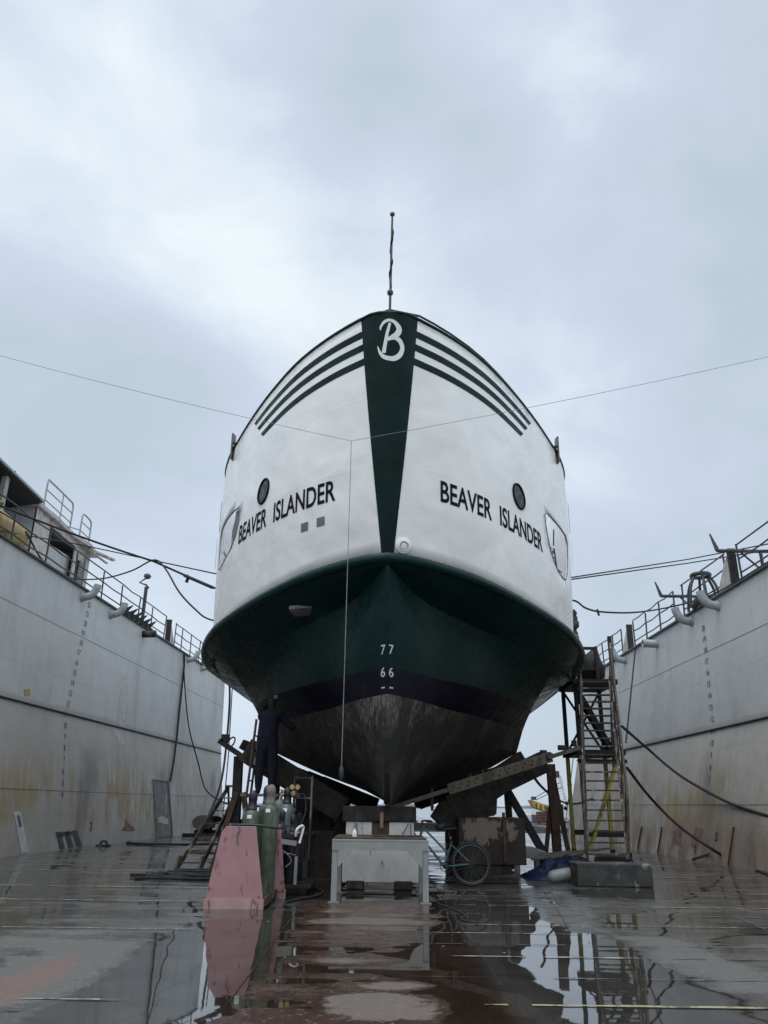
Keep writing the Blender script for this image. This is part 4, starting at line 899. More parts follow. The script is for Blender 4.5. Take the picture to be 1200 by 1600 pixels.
rope('hanging_pipe', 'dark vertical pipe standing off the right wall behind the stair', 'pipe', [V(RX(29.4, 6.4) - .3, 29.4, 6.5), V(RX(29.4, 3) - .35, 29.4, 3.2), V(RX(29.4, 3) - .35, 29.4, 2.6)], .07)
rope('hanging_hose', 'long slanting rope hung from the right wall coping to the stair', 'rope', [V(RX(27.2, 6.5) - .05, 27.2, 6.55), V(A(978, 1160, y=24))], .025)
rope('hanging_hose', 'upper black hose from the stair across the right wall', 'hose', spline([A(972, 1135, y=19), A(1010, 1168, x=7.6), A(1060, 1210, x=8.2), A(1120, 1245, x=8.4), A(1160, 1262, x=8.45), A(1225, 1282, x=8.45)], 6), .035)
rope('hanging_hose', 'lower black hose from the stair down to the foot of the right wall', 'hose', spline([A(980, 1200, y=18), A(1015, 1245, x=7.0), A(1060, 1290, x=7.6), A(1110, 1325, x=7.9), A(1150, 1348, z=.04), A(1230, 1376, z=.04)], 6), .035)
rope('loose_rope', 'rope lying along the foot of the left wall', 'rope', spline([V(-8.2, 27.5, .03), V(-7.9, 26.5, .03), V(-6.5, 26.2, .03), V(-5.0, 26.8, .03), V(-4.0, 26.4, .03)], 6), .035)

# ------------------------------------------------------------------ keel blocks
def keel_block(x, y, label):
    r = thing('keel_block', label, 'keel block', (x, y, 0), 0, 'keel blocks under the ferry')
    MB().box(x - .62, x + .60, y, y + .55, .10, .74).build('concrete_base', 'white_conc', r, bevel=.015)
    for dx in (-.40, .36): MB().box(x + dx - .15, x + dx + .13, y - .015, y + .5, 0.004, .13).build('rubber_pad', 'rubber', r, bevel=.012)
    for a_, c_ in ((-.58, -.16), (.12, .52)): MB().box(x + a_, x + c_, y + .03, y + .5, .743, .995).build('white_block', 'white_conc', r, bevel=.012)
    MB().box(x - .157, x + .117, y + .04, y + .5, .745, .99).build('timber_chock', 'timber_mid', r, bevel=.01)
    cp = MB(); cp.box(x - .64, x + .56, y + .0, y + .52, .998, 1.232); cp.build('timber_cap', 'timber', r, bevel=.012)
    return r
kb = keel_block(.03, 13.45, 'nearest keel block, white concrete under a black timber cap below the stem')
MB().box(.0, .055, 13.42, 13.447, .90, 1.14).build('rusty_wedge', 'red_stain', kb)
b_ = MB()
for x, a_ in ((-.42, .02), (-.36, -.02), (.36, .10), (.50, .0)): b_.beam((x, 13.43, .80), (x + a_, 13.43, .97), .014, .014)
b_.build('steel_dog', 'rubber', kb)
for yy, nth in ((16.2, 'second'), (19.0, 'third'), (22.0, 'fourth')): dup(kb, (.03 + .03 * (yy - 13.4), yy, 0), nth + ' keel block back from the stem under the ferry')

# ------------------------------------------------------------------ steel table in front of the block
tb = thing('work_table', 'pale grey painted steel table with corner gussets standing before the keel block', 'table', (.03, 12.2, 0))
x0, x1, y0, y1 = -.66, .68, 11.62, 12.95
MB().box(x0, x1, y0, y1, .775, .80).build('table_top', 'galv', tb, bevel=.004)
MB().box(x0 + .02, x1 - .03, y0 + .06, y1 - .05, .802, .822).build('ply_sheet', 'timber_mid', tb)
b_ = MB(); b_.box(x0, x1, y0, y0 + .012, .66, .773); b_.box(x0, x1, y1 - .012, y1, .66, .773); b_.box(x0, x0 + .012, y0 + .014, y1 - .014, .66, .773); b_.box(x1 - .012, x1, y0 + .014, y1 - .014, .66, .773); b_.build('apron', 'galv', tb)
for lx, ly in ((x0, y0), (x1 - .085, y0), (x0, y1 - .085), (x1 - .085, y1 - .085)):
    lg = MB().box(lx + .002, lx + .083, ly + .014, ly + .083, .016, .772).build('leg', 'galv', tb, bevel=.005)
    sub(lg, MB().box(lx - .03, lx + .115, ly - .02, ly + .11, .003, .014).build('foot_plate', 'galv', tb))
for ly in (y0 - .004, y1 - .01):
    MB().prism([(x0 + .085, ly, .66), (x0 + .30, ly, .66), (x0 + .085, ly, .44)], (0, .012, 0)).build('gusset', 'galv', tb)
    MB().prism([(x1 - .085, ly, .66), (x1 - .30, ly, .66), (x1 - .085, ly, .44)], (0, .012, 0)).build('gusset', 'galv', tb)
tag(MB().lathe([(.035, 0), (.037, .03), (.03, .075), (.012, .09), (.012, .11)], (-.36, 11.9, .824), n=14).build('spray_can', 'label'), 'small pale can standing on the steel table', 'can')
b_ = MB().tube(spline([(-.1, 12.0, .832), (.1, 12.1, .832), (.3, 11.95, .832), (.5, 12.1, .832), (.6, 12.3, .832)], 5), .008, 6); tag(b_.build('loose_cable', 'rope'), 'thin dark cable lying on the steel table', 'cable')

# ------------------------------------------------------------------ pink cylinder stand
pk = thing('cylinder_stand', 'pink trapezoid steel stand holding two tall green gas cylinders', 'gas stand', (-1.82, 11.3, 0))
def trap(y, x0_, x1_, t0, t1, th=.02): return MB().prism([(x0_, y, .10), (x1_, y, .10), (t1, y, .97), (t0 + .06, y, .97), (t0, y, .90)], (0, th, 0))
trap(10.88, -2.21, -1.47, -2.065, -1.62).build('end_plate', 'pink', pk, bevel=.004)
trap(12.05, -2.16, -1.33, -2.0, -1.44).build('end_plate', 'pink', pk, bevel=.004)
MB().box(-2.22, -1.46, 10.86, 10.879, .0, .115).build('kick_plate', 'pink_pale', pk); MB().box(-2.17, -1.32, 12.072, 12.09, 0, .115).build('kick_plate', 'pink_pale', pk)
b_ = MB(); b_.box(-2.16, -1.44, 10.90, 12.05, .03, .07); b_.box(-1.47, -1.44, 10.9, 12.05, .072, .13); b_.build('base_tray', 'timber_mid', pk)
MB().tube(spline([(-1.84, 10.87, .98), (-1.83, 10.86, .92), (-1.86, 10.865, .85), (-1.84, 10.862, .76)], 4), .009, 6).build('rope_end', 'plank', pk)
ch = [(-2.0, 11.15, .98), (-1.62, 11.04, .98), (-1.44, 11.15, .95), (-1.33, 11.4, .94), (-1.31, 11.9, .96)]
MB().tube(spline(ch, 5), .016, 6).build('chain', 'cap', pk)
def gas_bottle(x, y, z, r, h, label, mat='cyl_green', cap=True, capmat='cap', grp='gas cylinders', sticker=True, name='gas_cylinder'):
    g = thing(name, label, 'gas cylinder', (x, y, z), 0, grp); sh_ = r * 1.0
    MB().lathe([(r * .9, 0), (r, .03), (r, h - sh_ * 1.1), (r * .96, h - sh_ * .7), (r * .8, h - sh_ * .35), (r * .5, h - sh_ * .08), (r * .38, h)], (x, y, z), n=28).build('body', mat, g)
    if cap: MB().lathe([(r * .56, 0), (r * .56, .03), (r * .50, .035), (r * .50, .12), (r * .54, .13), (r * .54, .18), (r * .46, .225), (r * .2, .255), (.001, .258)], (x, y, z + h - .01), n=18).build('valve_cap', capmat, g)
    else:
        b_ = MB().lathe([(.022, 0), (.022, .1), (.012, .1), (.012, .13)], (x, y, z + h), n=10); b_.lathe([(.035, 0), (.035, .02), (.01, .022)], (x, y, z + h + .13), n=12); b_.build('valve', 'brass', g)
    if sticker:
        b_ = MB(); 
        for a0, a1, z0, z1 in ((-2.0, -1.45, h - r * 1.02, h - r * .62),):
            rows = []
            for k in range(4):
                zz = z0 + (z1 - z0) * k / 3; f = (zz - (h - sh_ * 1.1)) / (sh_ * .75); rr = r * (1 - .20 * max(0, f) ** 2) + .004; rows.append([(x + rr * math.cos(a0 + (a1 - a0) * j / 5), y + rr * math.sin(a0 + (a1 - a0) * j / 5), z + zz) for j in range(6)])
            b_.grid(rows)
        b_.build('shoulder_label', 'label', g)
    return g
gas_bottle(-1.765, 11.40, .075, .115, 1.10, 'left of the two big green gas cylinders in the pink stand, dark cap', 'cyl_green', True, 'cyl_black')
gas_bottle(-1.525, 11.46, .075, .115, 1.18, 'right of the two big green gas cylinders in the pink stand, pale ribbed neck', 'cyl_green', True, 'plank')
gas_bottle(-1.62, 11.78, .075, .115, 1.18, 'green gas cylinder hidden behind the two front ones in the pink stand', 'cyl_green', True, 'cap')
# ------------------------------------------------------------------ bottle trolley behind it
tr = thing('bottle_trolley', 'black steel bottle trolley with one whitened corner post between the pink stand and table', 'trolley', (-1.35, 12.9, 0))
b_ = MB(); b_.box(-1.66, -1.0, 12.45, 13.6, .10, .14); b_.build('base_tray', 'steel_dark', tr)
for lx, ly, mt in ((-1.24, 12.55, 'galv'), (-1.05, 13.5, 'steel_dark'), (-1.62, 13.5, 'steel_dark')):
    pz = .42 if mt == 'galv' else .0
    MB().box(lx - .022, lx + .022, ly - .022, ly + .022, .0 if mt != 'galv' else .142, .52 if mt == 'galv' else .84).build('post', mt, tr)
    if mt == 'galv': MB().box(lx - .02, lx + .02, ly - .02, ly + .02, .522, .84).build('post', 'steel_dark', tr)
b_ = MB(); b_.beam((-1.66, 12.52, .80), (-1.2, 12.52, .80), .03, .06); b_.beam((-1.22, 12.55, .82), (-1.03, 13.5, .82), .09, .03); b_.beam((-1.22, 12.55, .45), (-1.03, 13.5, .45), .03, .04); b_.beam((-1.64, 13.52, .82), (-1.03, 13.52, .82), .03, .05); b_.build('top_rail', 'steel_dark', tr)
MB().beam((-1.66, 12.50, .75), (-1.24, 12.50, .70), .012, .07).build('strap', 'galv', tr)
b_ = MB().tube(spline([(-1.62, 12.47, .58), (-1.45, 12.44, .60), (-1.36, 12.43, .55), (-1.30, 12.44, .46), (-1.38, 12.44, .38)], 6), .010, 6); b_.tube(spline([(-1.62, 12.47, .55), (-1.42, 12.44, .57), (-1.24, 12.45, .54)], 5), .009, 6); b_.build('tied_rope', 'plank', tr)
MB().tube(spline([(-1.26, 12.49, .80), (-1.24, 12.48, .9), (-1.16, 12.6, .93), (-1.2, 12.5, .7)], 5), .02, 6).build('white_rag', 'label', tr)
gas_bottle(-1.50, 12.70, .142, .085, .78, 'short black gas cylinder in the trolley, left', 'cyl_black', True, 'cyl_black')
gas_bottle(-1.33, 12.72, .142, .085, .72, 'short black gas cylinder in the trolley, second from left', 'cyl_black', True, 'cyl_black')
gas_bottle(-1.28, 13.22, .142, .085, .74, 'short black gas cylinder in the trolley, right rear with blue cap', 'cyl_black', True, 'navy')
gas_bottle(-1.50, 13.30, .142, .125, 1.12, 'grey-green gas cylinder standing in the trolley with black neck and label', 'cyl_grey', True, 'cyl_black')
gas_bottle(-1.62, 13.42, .142, .125, 1.18, 'grey-green gas cylinder at the back of the trolley', 'cyl_grey', False, 'cap', sticker=False)
rg = thing('gas_regulator', 'brass gas regulator with two round gauges above the trolley cylinders', 'regulator', (-1.40, 13.35, 1.32))
b_ = MB().tube([(-1.60, 13.40, 1.44), (-1.44, 13.30, 1.40), (-1.32, 13.26, 1.40)], .018, 8); b_.lathe([(.05, 0), (.055, .04), (.03, .07)], (-1.40, 13.27, 1.40), (0, -1, 0), 14); b_.build('regulator_body', 'brass', rg)
for dx, dz in ((-.05, .10), (.04, .10)): MB().lathe([(.042, 0), (.042, .03), (.035, .032)], (-1.38 + dx, 13.27, 1.40 + dz), (0, -1, .1), 16).build('gauge', 'brass', rg)
rope('gas_hose', 'thin gas hose drooping from the regulator over the trolley', 'hose', spline([(-1.33, 13.25, 1.40), (-1.22, 13.2, 1.38), (-1.18, 13.1, 1.15), (-1.22, 12.9, .92), (-1.12, 12.8, .6), (-1.1, 12.7, .2)], 6), .010)
rope('gas_hose', 'thin gas hose looping between the trolley cylinders', 'hose', spline([(-1.62, 13.35, 1.42), (-1.68, 13.1, 1.3), (-1.72, 12.8, 1.0), (-1.55, 12.6, .92), (-1.4, 12.5, .95)], 6), .010)

tag(MB().box(-1.95, -1.22, 14.4, 14.8, .003, .36).build('timber_balk', 'timber', bevel=.01), 'dark timber balk added behind the bottle trolley to close a bright gap', 'timber')  # added block, its dark face covers the bright water under the trolley
# ------------------------------------------------------------------ side supports
def big_beam(name, label, a_, c_, wd, ht, mat, cat='support beam', up=(0, 0, 1)):
    return tag(MB().beam(a_, c_, wd, ht, up).build(name, mat, bevel=.012), label, cat)
la, lb = A(536, 1266, y=16.0), A(386, 1172, y=16.0)
big_beam('bilge_beam', 'massive dark bilge beam sloping up to the left under the hull', la, lb, .5, .46, 'timber')
la2, lb2 = A(546, 1256, y=17.0), A(380, 1163, y=17.2)
big_beam('bilge_beam', 'dark bilge beam behind the massive left one, close under the hull', la2, lb2, .4, .2, 'timber')
lr = thing('beam_rail', 'thin black rail with clamps projecting above the outer left beam end', 'rail', A(342, 1156, y=15.9))
p, q = A(342, 1157, y=15.9), A(412, 1205, y=15.9); MB().beam(p, q, .08, .1).build('rail_bar', 'steel_dark', lr)
MB().box(p.x + .05, p.x + .2, p.y - .04, p.y + .04, p.z - .02, p.z + .12).build('clamp_block', 'steel_dark', lr)
c = A(361, 1160, y=15.9); MB().tube([c + V(.11 * math.cos(a_) * .6, 0, .10 * math.sin(a_)) + V(.04 * math.sin(a_), 0, 0) for a_ in [k * PI / 7 for k in range(14)]], .016, 6, True).build('shackle', 'steel_dark', lr)
def prop(label, a_, c_, wd=.17, mat='steel_dark', kind=0):
    r = thing('prop_post', label, 'prop', (c_.x, c_.y, 0)); b_ = MB()
    b_.ibeam(a_, c_, wd, wd, .018, (0, 1, 0)); b_.build('post', mat, r)
    MB().box(c_.x - .2, c_.x + .2, c_.y - .2, c_.y + .2, .004, .03).build('foot_plate', 'rust', r); return r
a_ = A(373, 1182, y=16.3); prop('dark steel post under the outer end of the left bilge beam', a_, V(a_.x + .06, 16.3, .03))
a_ = A(432, 1215, y=16.9); prop('dark steel post halfway along the left bilge beam', a_, V(a_.x, 16.9, .03), .15)
af = thing('trestle_frame', 'rusty brown A-shaped trestle against the left post', 'trestle', (-3.15, 16.4, 0))
b_ = MB()
p = A(372, 1238, y=16.2)
b_.ibeam((p.x - .02, 16.2, p.z), (p.x - .38, 16.1, .02), .10, .10, .014, (0, 1, 0)); b_.ibeam((p.x + .1, 16.2, p.z), (p.x + .42, 16.3, .02), .10, .10, .014, (0, 1, 0)); b_.build('legs', 'rust', af)
MB().box(p.x - .32, p.x + .34, 16.17, 16.25, .52, .62).build('cross_bar', 'rust', af)
MB().box(p.x - .15, p.x + .3, 16.45, 16.9, .0, .95).build('core_post', 'rust', af)
bl = tag(MB().box(-1.72, -.98, 16.6, 17.3, .0, 1.12).build('support_block', 'rust_conc', bevel=.015), 'dark brown support block under the inner end of the left bilge beam', 'block')
tag(MB().box(-1.25, -.86, 15.6, 16.1, .0, .78).build('support_block', 'rust_conc', bevel=.012), 'small brown block between the trolley and the keel block', 'block')
# step ladder left
sl = thing('step_ladder', 'rusty brown step ladder with yellow feet left of the pink stand', 'step ladder', (-3.4, 17, 0))
t0, t1 = A(357, 1230, y=17.3), A(373, 1230, y=17.3)
f0, f1 = A(323, 1340, y=17.0), A(350, 1345, y=17.0); f0.z = f1.z = .02
f0.y = f1.y = 16.6
b_ = MB()
for tp, ft in ((t0, V(-3.98, 16.6, .02)), (t1, V(-3.52, 16.6, .02))): b_.beam(tp, ft, .04, .075)
b_.build('side_rails', 'ladder', sl)
for k in (.14, .3, .46, .62, .78, .92):
    p, q = t0.lerp(V(-3.98, 16.6, .02), k), t1.lerp(V(-3.52, 16.6, .02), k); MB().beam(p, q, .08, .025).build('tread', 'ladder', sl)
MB().beam(t0 + V(-.05, 0, .02), t1 + V(.05, 0, .02), .2, .04).build('top_step', 'ladder', sl)
b_ = MB()
for tp, ft in ((t0, V(-3.2, 18.0, .02)), (t1, V(-2.95, 18.0, .02))): b_.beam(tp, ft, .035, .05)
b_.build('back_legs', 'ladder', sl)
for fx in (-3.98, -3.52): MB().beam((fx, 16.6, .02), (fx + .04, 16.66, .26), .05, .085).build('foot_sleeve', 'tan', sl)
# right side
rr = thing('sloping_channel', 'tan drilled steel channel sloping up to the right in front of the beams', 'channel beam', A(760, 1222, y=15.2))
p, q = A(618, 1260, y=15.2), A(906, 1168, y=15.2); d = (q - p)
MB().beam(p, q, .07, .075).build('thin_bar', 'tan', rr)
a_, c_ = p.lerp(q, .28) + V(0, -.04, .0), p.lerp(q, .84) + V(0, -.04, .0)
ch_ = MB().beam(a_, c_, .05, .19).build('web', 'tan', rr, bevel=.006)
b_ = MB(); n_ = d.normalized(); u_ = V(0, -1, 0).cross(n_).normalized()
for k in range(13):
    for s_ in (-.035, .03):
        o = a_.lerp(c_, (k + .5) / 13) + u_ * (s_ if u_.z > 0 else -s_) + n_ * s_ * .8; b_.lathe([(.017, 0), (.017, .004), (.001, .005)], o + V(0, -.0252, 0), (0, -1, 0), 10)
b_.build('bolt_holes', 'rubber', rr)
for k, (w_, h_) in ((.80, (.12, .1)), (.905, (.16, .08)), (.97, (.08, .1))):
    o = p.lerp(q, k) + V(0, 0, .08); MB().box(o.x - w_ / 2, o.x + w_ / 2, o.y - .05, o.y + .05, o.z - .03, o.z + h_ - .02).build('clamp', 'steel_dark', rr)
o = p.lerp(q, .83); MB().lathe([(.06, -.03), (.07, 0), (.06, .03)], o + V(.0, -.09, .02), (0, -1, 0), 12).build('end_bolt', 'cap', rr)
for k, h0, h1 in ((.195, -.28, .12), (.40, -.02, .16), (.47, -.02, .16)):
    o = p.lerp(q, k); MB().beam(o + V(0, .04, h0), o + V(0, .04, h1), .05, .05).build('drop_pin', 'steel_dark', rr)
for nm, (i0, o0, yy, ht) in (('front', ((702, 1262), (850, 1190), 15.9, .40)), ('rear', ((700, 1272), (822, 1192), 16.7, .52))):
    big_beam('bilge_beam', 'massive dark bilge beam sloping up to the right, %s one of the pair' % nm, A(*i0, y=yy), A(*o0, y=yy), .42, ht, 'timber')
tag(MB().prism([A(674, 1276, y=15.7), A(688, 1254, y=15.7), A(778, 1228, y=15.7), A(776, 1272, y=15.7), A(704, 1296, y=15.7), A(690, 1292, y=15.7)], (0, .45, 0)).build('wedge_block', 'timber', bevel=.01), 'stepped black timber wedge under the inner end of the right beams', 'wedge')
o = A(757, 1250, y=16.9); bp = thing('padded_prop', 'round dark blue wrapped prop on the stained block under the right beams', 'prop', (o.x, o.y, 1.06))
MB().lathe([(.20, 0), (.23, .1), (.20, .35), (.17, .62), (.2, .8)], (o.x, o.y, 1.06), (-.08, 0, 1), 18).build('wrapping', 'navy', bp)
b_ = MB().tube([(o.x - .3, o.y, 1.06), (o.x - .22, o.y, 1.5)], .06, 8); b_.tube([(o.x - .42, o.y, 1.06), (o.x - .4, o.y, 1.45)], .05, 8); b_.build('jack_screw', 'steel_dark', bp)
rb = thing('stained_block', 'big dark block with peeled pale paint band under the right bilge beams', 'block', (2.05, 15.9, 0))
def stained():
    t = NT('block_with_peeled_pale_paint'); X = t.xyz(); a = t.noise(4, 5)
    c = t.mix(t.rng(a, .3, .7), (.018, .013, .011), (.032, .022, .018))
    edge = t.math('MULTIPLY', t.math('SUBTRACT', t.noise(4.5, 6, .7, t.scaled(t.pos, 1.5, 1, .8)), .5), .9)
    zz = t.math('ADD', X['Z'], edge); xx = t.math('ADD', X['X'], edge)
    band_ = t.math('MULTIPLY', t.rng(zz, .66, .70), t.rng(zz, 1.06, 1.02)); cols_ = t.math('ADD', t.math('MULTIPLY', t.rng(xx, 1.56, 1.60), t.rng(xx, 2.24, 2.20)), t.math('MULTIPLY', t.rng(xx, 2.32, 2.35), t.rng(xx, 2.54, 2.50)))
    c = t.mix(t.math('MULTIPLY', band_, cols_), c, t.mix(t.noise(14, 3), (.13, .10, .08), (.21, .18, .15)))
    return t.done(c, .8, 0, t.bump(t.noise(22, 5, .6), .4, .006))
M['stained'] = stained()
MB().box(1.46, 2.70, 15.45, 16.9, .25, 1.05).build('block_body', 'stained', rb, bevel=.015)
MB().box(1.52, 2.44, 15.5, 16.9, .0, .248).build('timber_base', 'timber', rb, bevel=.01)
MB().box(2.28, 2.33, 15.40, 15.448, .3, 1.15).build('edge_strap', 'rust', rb)
b_ = MB().beam((1.75, 15.1, .03), (2.45, 15.0, .12), .12, .04); tag(b_.build('loose_plank', 'timber_mid'), 'short brown plank leaning at the foot of the stained block', 'plank')
tag(MB().box(1.8, 2.42, 14.75, 15.25, .004, .10).build('timber_pad', 'timber', bevel=.008), 'low black timber pad in front of the stained block', 'timber')
# outer right prop with raking shore
y = 17.6; t_ = A(860, 1194, y=y)
px_ = thing('splayed_prop', 'tall reddish steel prop with splayed legs at the outer end of the right beams', 'prop', (t_.x + .05, y, 0))
MB().ibeam(t_, (t_.x + .03, y, .28), .17, .17, .02, (0, 1, 0)).build('post', 'rust', px_)
MB().ibeam(t_ + V(.06, .05, -.3), (t_.x + .28, y, .28), .09, .09, .014, (0, 1, 0)).build('splayed_leg', 'rust', px_)
MB().ibeam(t_ + V(-.05, .05, -.9), (t_.x - .22, y, .28), .08, .08, .014, (0, 1, 0)).build('splayed_leg', 'rust', px_)
MB().box(t_.x - .35, t_.x + .25, y - .3, y + .3, .004, .28).build('base_block', 'dark_conc', px_, bevel=.012)
s0, s1 = A(793, 1236, y=17.3), A(850, 1322, y=17.2)
tag(MB().ibeam(s0, V(s1.x, 17.2, .35), .15, .15, .018, (0, 1, 0)).build('raking_shore', 'steel_dark'), 'dark raking steel shore slanting down to the right prop base', 'shore')
s0 = A(792, 1232, y=17.9); tag(MB().ibeam(s0, V(s0.x + .06, 17.9, .02), .13, .13, .016, (0, 1, 0)).build('upright_prop', 'steel_dark'), 'dark upright steel prop behind the raking shore', 'prop')
o = A(812, 1316, y=17.0)
sd_ = thing('steel_saddle', 'grey rounded steel saddle lying by the right prop base', 'saddle', (o.x, 17.0, 0)); 
MB().prism([(o.x - .45, 16.9, .30), (o.x + .55, 16.9, .27), (o.x + .5, 16.9, .42), (o.x + .25, 16.9, .50), (o.x - .25, 16.9, .50), (o.x - .42, 16.9, .42)], (0, .35, 0)).build('saddle_body', 'galv', sd_, bevel=.02)
for dx in (-.38, -.1, .3): MB().box(o.x + dx, o.x + dx + .08, 16.95, 17.2, .0, .298).build('leg', 'galv', sd_)
# beam ends far aft so that the ship keeps standing from other views
for i, yy in enumerate((22.0, 27.0, 32.0)):
    for sgn in (-1, 1):
        cx = .03 * (yy - 11.3)
        tag(MB().beam((cx + sgn * .7, yy, 1.32), (cx + sgn * 2.9, yy, 2.12), .4, .35).build('bilge_beam', 'timber'), 'dark bilge beam far aft under the %s side of the hull, %s' % ('left' if sgn < 0 else 'right', ('nearest', 'middle', 'farthest')[i]), 'support beam')
        tag(MB().box(cx + sgn * 2.2 - .3, cx + sgn * 2.2 + .3, yy - .3, yy + .3, 0, 1.55).build('support_block', 'rust_conc'), 'dark block far aft under the %s side of the hull, %s' % ('left' if sgn < 0 else 'right', ('nearest', 'middle', 'farthest')[i]), 'block')

# ------------------------------------------------------------------ stair ladder and its tower, right
bb = thing('base_block', 'low dark concrete block with chipped white patch under the stair ladder foot', 'concrete block', (4.0, 14.8, 0))
MB().box(3.37, 4.65, 14.40, 15.15, .004, .36).build('block', 'dark_conc', bb, bevel=.015)
MB().tube([(4.38 + .06 * math.cos(a_), 14.75, .38 + .05 * math.sin(a_)) for a_ in [k * PI / 6 for k in range(12)]], .014, 6, True).build('lifting_ring', 'rubber', bb)
tag(MB().box(3.95, 5.15, 17.3, 18.0, .004, .32).build('base_block', 'timber', bevel=.015), 'black block lying behind the stair ladder foot', 'block')
st = thing('stair_ladder', 'steep worn brown and white stair ladder leading up to the ferry deck', 'stair', (4.1, 14.9, .36))
LB0, RB0 = V(A(927, 1350, z=.37)), V(A(992, 1345, z=.37)); LB0.y = RB0.y = 14.9; LB0.x, RB0.x = 3.68, 4.40; LB0.z = RB0.z = .37
LT, RT = A(908, 1062, y=19.2), A(952, 1062, y=19.2)
def fl(a_, c_, k): return a_.lerp(c_, k)
MB().beam(LB0, LT, .05, .15).build('left_stringer', 'ladder', st); MB().beam(RB0, RT, .05, .15).build('right_stringer', 'ladder', st)
N = 21
for i in range(N):
    k = (i + .6) / N; p, q = fl(LB0, LT, k), fl(RB0, RT, k); MB().beam(p, q, .16, .028).build('tread', 'ladder', st)
for (a_, c_, sg) in ((LB0, LT, -1), (RB0, RT, 1)):
    up_ = V(sg * .04, -.2, .85); b_ = MB(); b_.tube(spline([a_ + V(0, 0, .0), a_ + V(sg * .02, -.04, .3), fl(a_, c_, .05) + up_ * .85, fl(a_, c_, .10) + up_, fl(a_, c_, .5) + up_, fl(a_, c_, 1.0) + up_], 5), .026, 7)
    b_.tube([fl(a_, c_, .09) + up_ * .5, fl(a_, c_, .98) + up_ * .5], .018, 6)
    for k in (.1, .28, .46, .64, .82, .97): b_.tube([fl(a_, c_, k), fl(a_, c_, k) + up_], .02, 6)
    b_.build('handrail', 'ladder', st)
tw = thing('stair_tower', 'dark steel tower with yellow lower legs holding the stair ladder', 'tower', (5.6, 20.5, 0))
zt = LT.z - .03; zm = 2.50
x0, x1, y0, y1 = LT.x - .12, RT.x + .14, 19.35, 20.7
for lx in (x0, x1):
    for ly in (y0, y1):
        l_ = MB().box(lx - .045, lx + .045, ly - .045, ly + .045, zm + .06, (zt + 1.15) if (lx > x0 or ly > y0) else zt + .1); l_.build('upper_post', 'steel_dark', tw, bevel=.006)
        MB().box(lx - .045, lx + .045, ly - .045, ly + .045, .30, zm - .06).build('yellow_leg', 'yellow', tw, bevel=.006)
        MB().box(lx - .05, lx + .05, ly - .05, ly + .05, .0, .298).build('foot', 'steel_dark', tw)
MB().box(x0 - .08, x1 + .08, y0 - .1, y1 + .1, zt - .06, zt + .06).build('top_platform', 'steel_dark', tw); b_ = MB(); b_.box(x0 - .1, x1 + .12, y0 - .08, y1 + .1, zm - .055, zm + .055); b_.box(x0 - .1, x1 + .12, y0 - .12, y0 - .082, zm - .25, zm - .16); b_.build('middle_platform', 'steel_dark', tw)
b_ = MB(); b_.beam((x0, y1, zm + .06), (x1, y1, zt - .06), .05, .05); b_.beam((x1, y1, zm + .06), (x0, y1, zt - .06), .05, .05); b_.build('cross_brace', 'steel_dark', tw)
MB().beam((x0 + .1, y0 + .3, zt - .2), (x1 - .05, y0 + .6, zm + .1), .14, .16).build('inner_stair', 'steel_dark', tw)
b_ = MB(); b_.beam((x1 - .05, y0, zm - .1), (x0 + .06, y0, .35), .07, .09, (0, 1, 0)); b_.build('yellow_brace', 'yellow', tw)
b_ = MB(); b_.box(x0, x1, y0 - .03, y0 + .03, .62, .76); b_.box(x0, x1, y1 - .03, y1 + .03, .62, .74); b_.build('low_cross_bar', 'steel_dark', tw)
b_ = MB()
for z_ in (.55, 1.1): b_.beam((x1, y1, zt + z_), (x0 - .15, y1, zt + z_), .06, .075)
b_.build('guard_bar', 'steel_dark', tw)
by = thing('bell_buoy', 'dark grey bell shaped buoy hanging from the stair guard bar by the ferry', 'buoy', A(922, 1045, y=21.2)); o = V(by.location)
MB().lathe([(.05, -.46), (.28, -.36), (.42, -.12), (.40, .08), (.24, .30), (.10, .46), (.06, .52)], o, (.25, 0, 1), 22).build('bell', 'steel_dark', by)
MB().tube([o + V(.12, 0, .45), o + V(.2, 0, .62), o + V(.3, 0, .2), o + V(.36, 0, -.25)], .03, 7).build('handle', 'rail', by)
fdr = thing('fender_bunch', 'bunch of dark hanging fenders at the right side of the ferry above the guard', 'fender', A(893, 992, y=21)); o = V(fdr.location)
b_ = MB()
for k in range(9): b_.lathe([(.02, -.14), (.10, -.08), (.11, .06), (.03, .14)], o + V(random.uniform(-.05, .1), random.uniform(-.2, .2), .55 - k * .14), (random.uniform(-.3, .3), 0, 1), 10)
b_.build('fender_row', 'rubber', fdr)
# tarpaulin heap
hp = thing('tarp_heap', 'heap covered with blue tarpaulin lying beside the stair ladder foot', 'tarpaulin', (3.2, 15.8, 0))
rows = []
for i in range(26):
    u = i / 25; x = 2.72 + 1.25 * u; r = []
    for j in range(17):
        v = j / 16; yy = 15.3 + 1.0 * v + .15 * (1 - u)
        prof = max(0, math.sin(PI * v)) ** .6 * max(0, min(1, u * 3.2)) ** .7 * (1 if u < .85 else max(0, (1 - u) / .15) ** .5)
        hh = (.22 + .18 * u) * prof + .05 * math.sin(x * 17 + yy * 5) * prof + .035 * math.sin(yy * 21 - x * 9) * prof + .02 * math.sin(x * 41) * prof
        r.append((x + .03 * math.sin(yy * 13), yy, .008 + max(0, hh)))
    rows.append(r)
MB().grid(rows).build('tarpaulin', 'tarp', hp)
b_ = MB()
for k in range(3): b_.beam((2.95 + .1 * k, 16.35 + .14 * k, .30 + .04 * k), (4.0 + .25 * k, 16.0 + .12 * k, .46 + .03 * k), .14, .035)
tag(b_.build('plank_stack', 'plank'), 'few grey planks lying on the blue tarpaulin heap', 'planks')
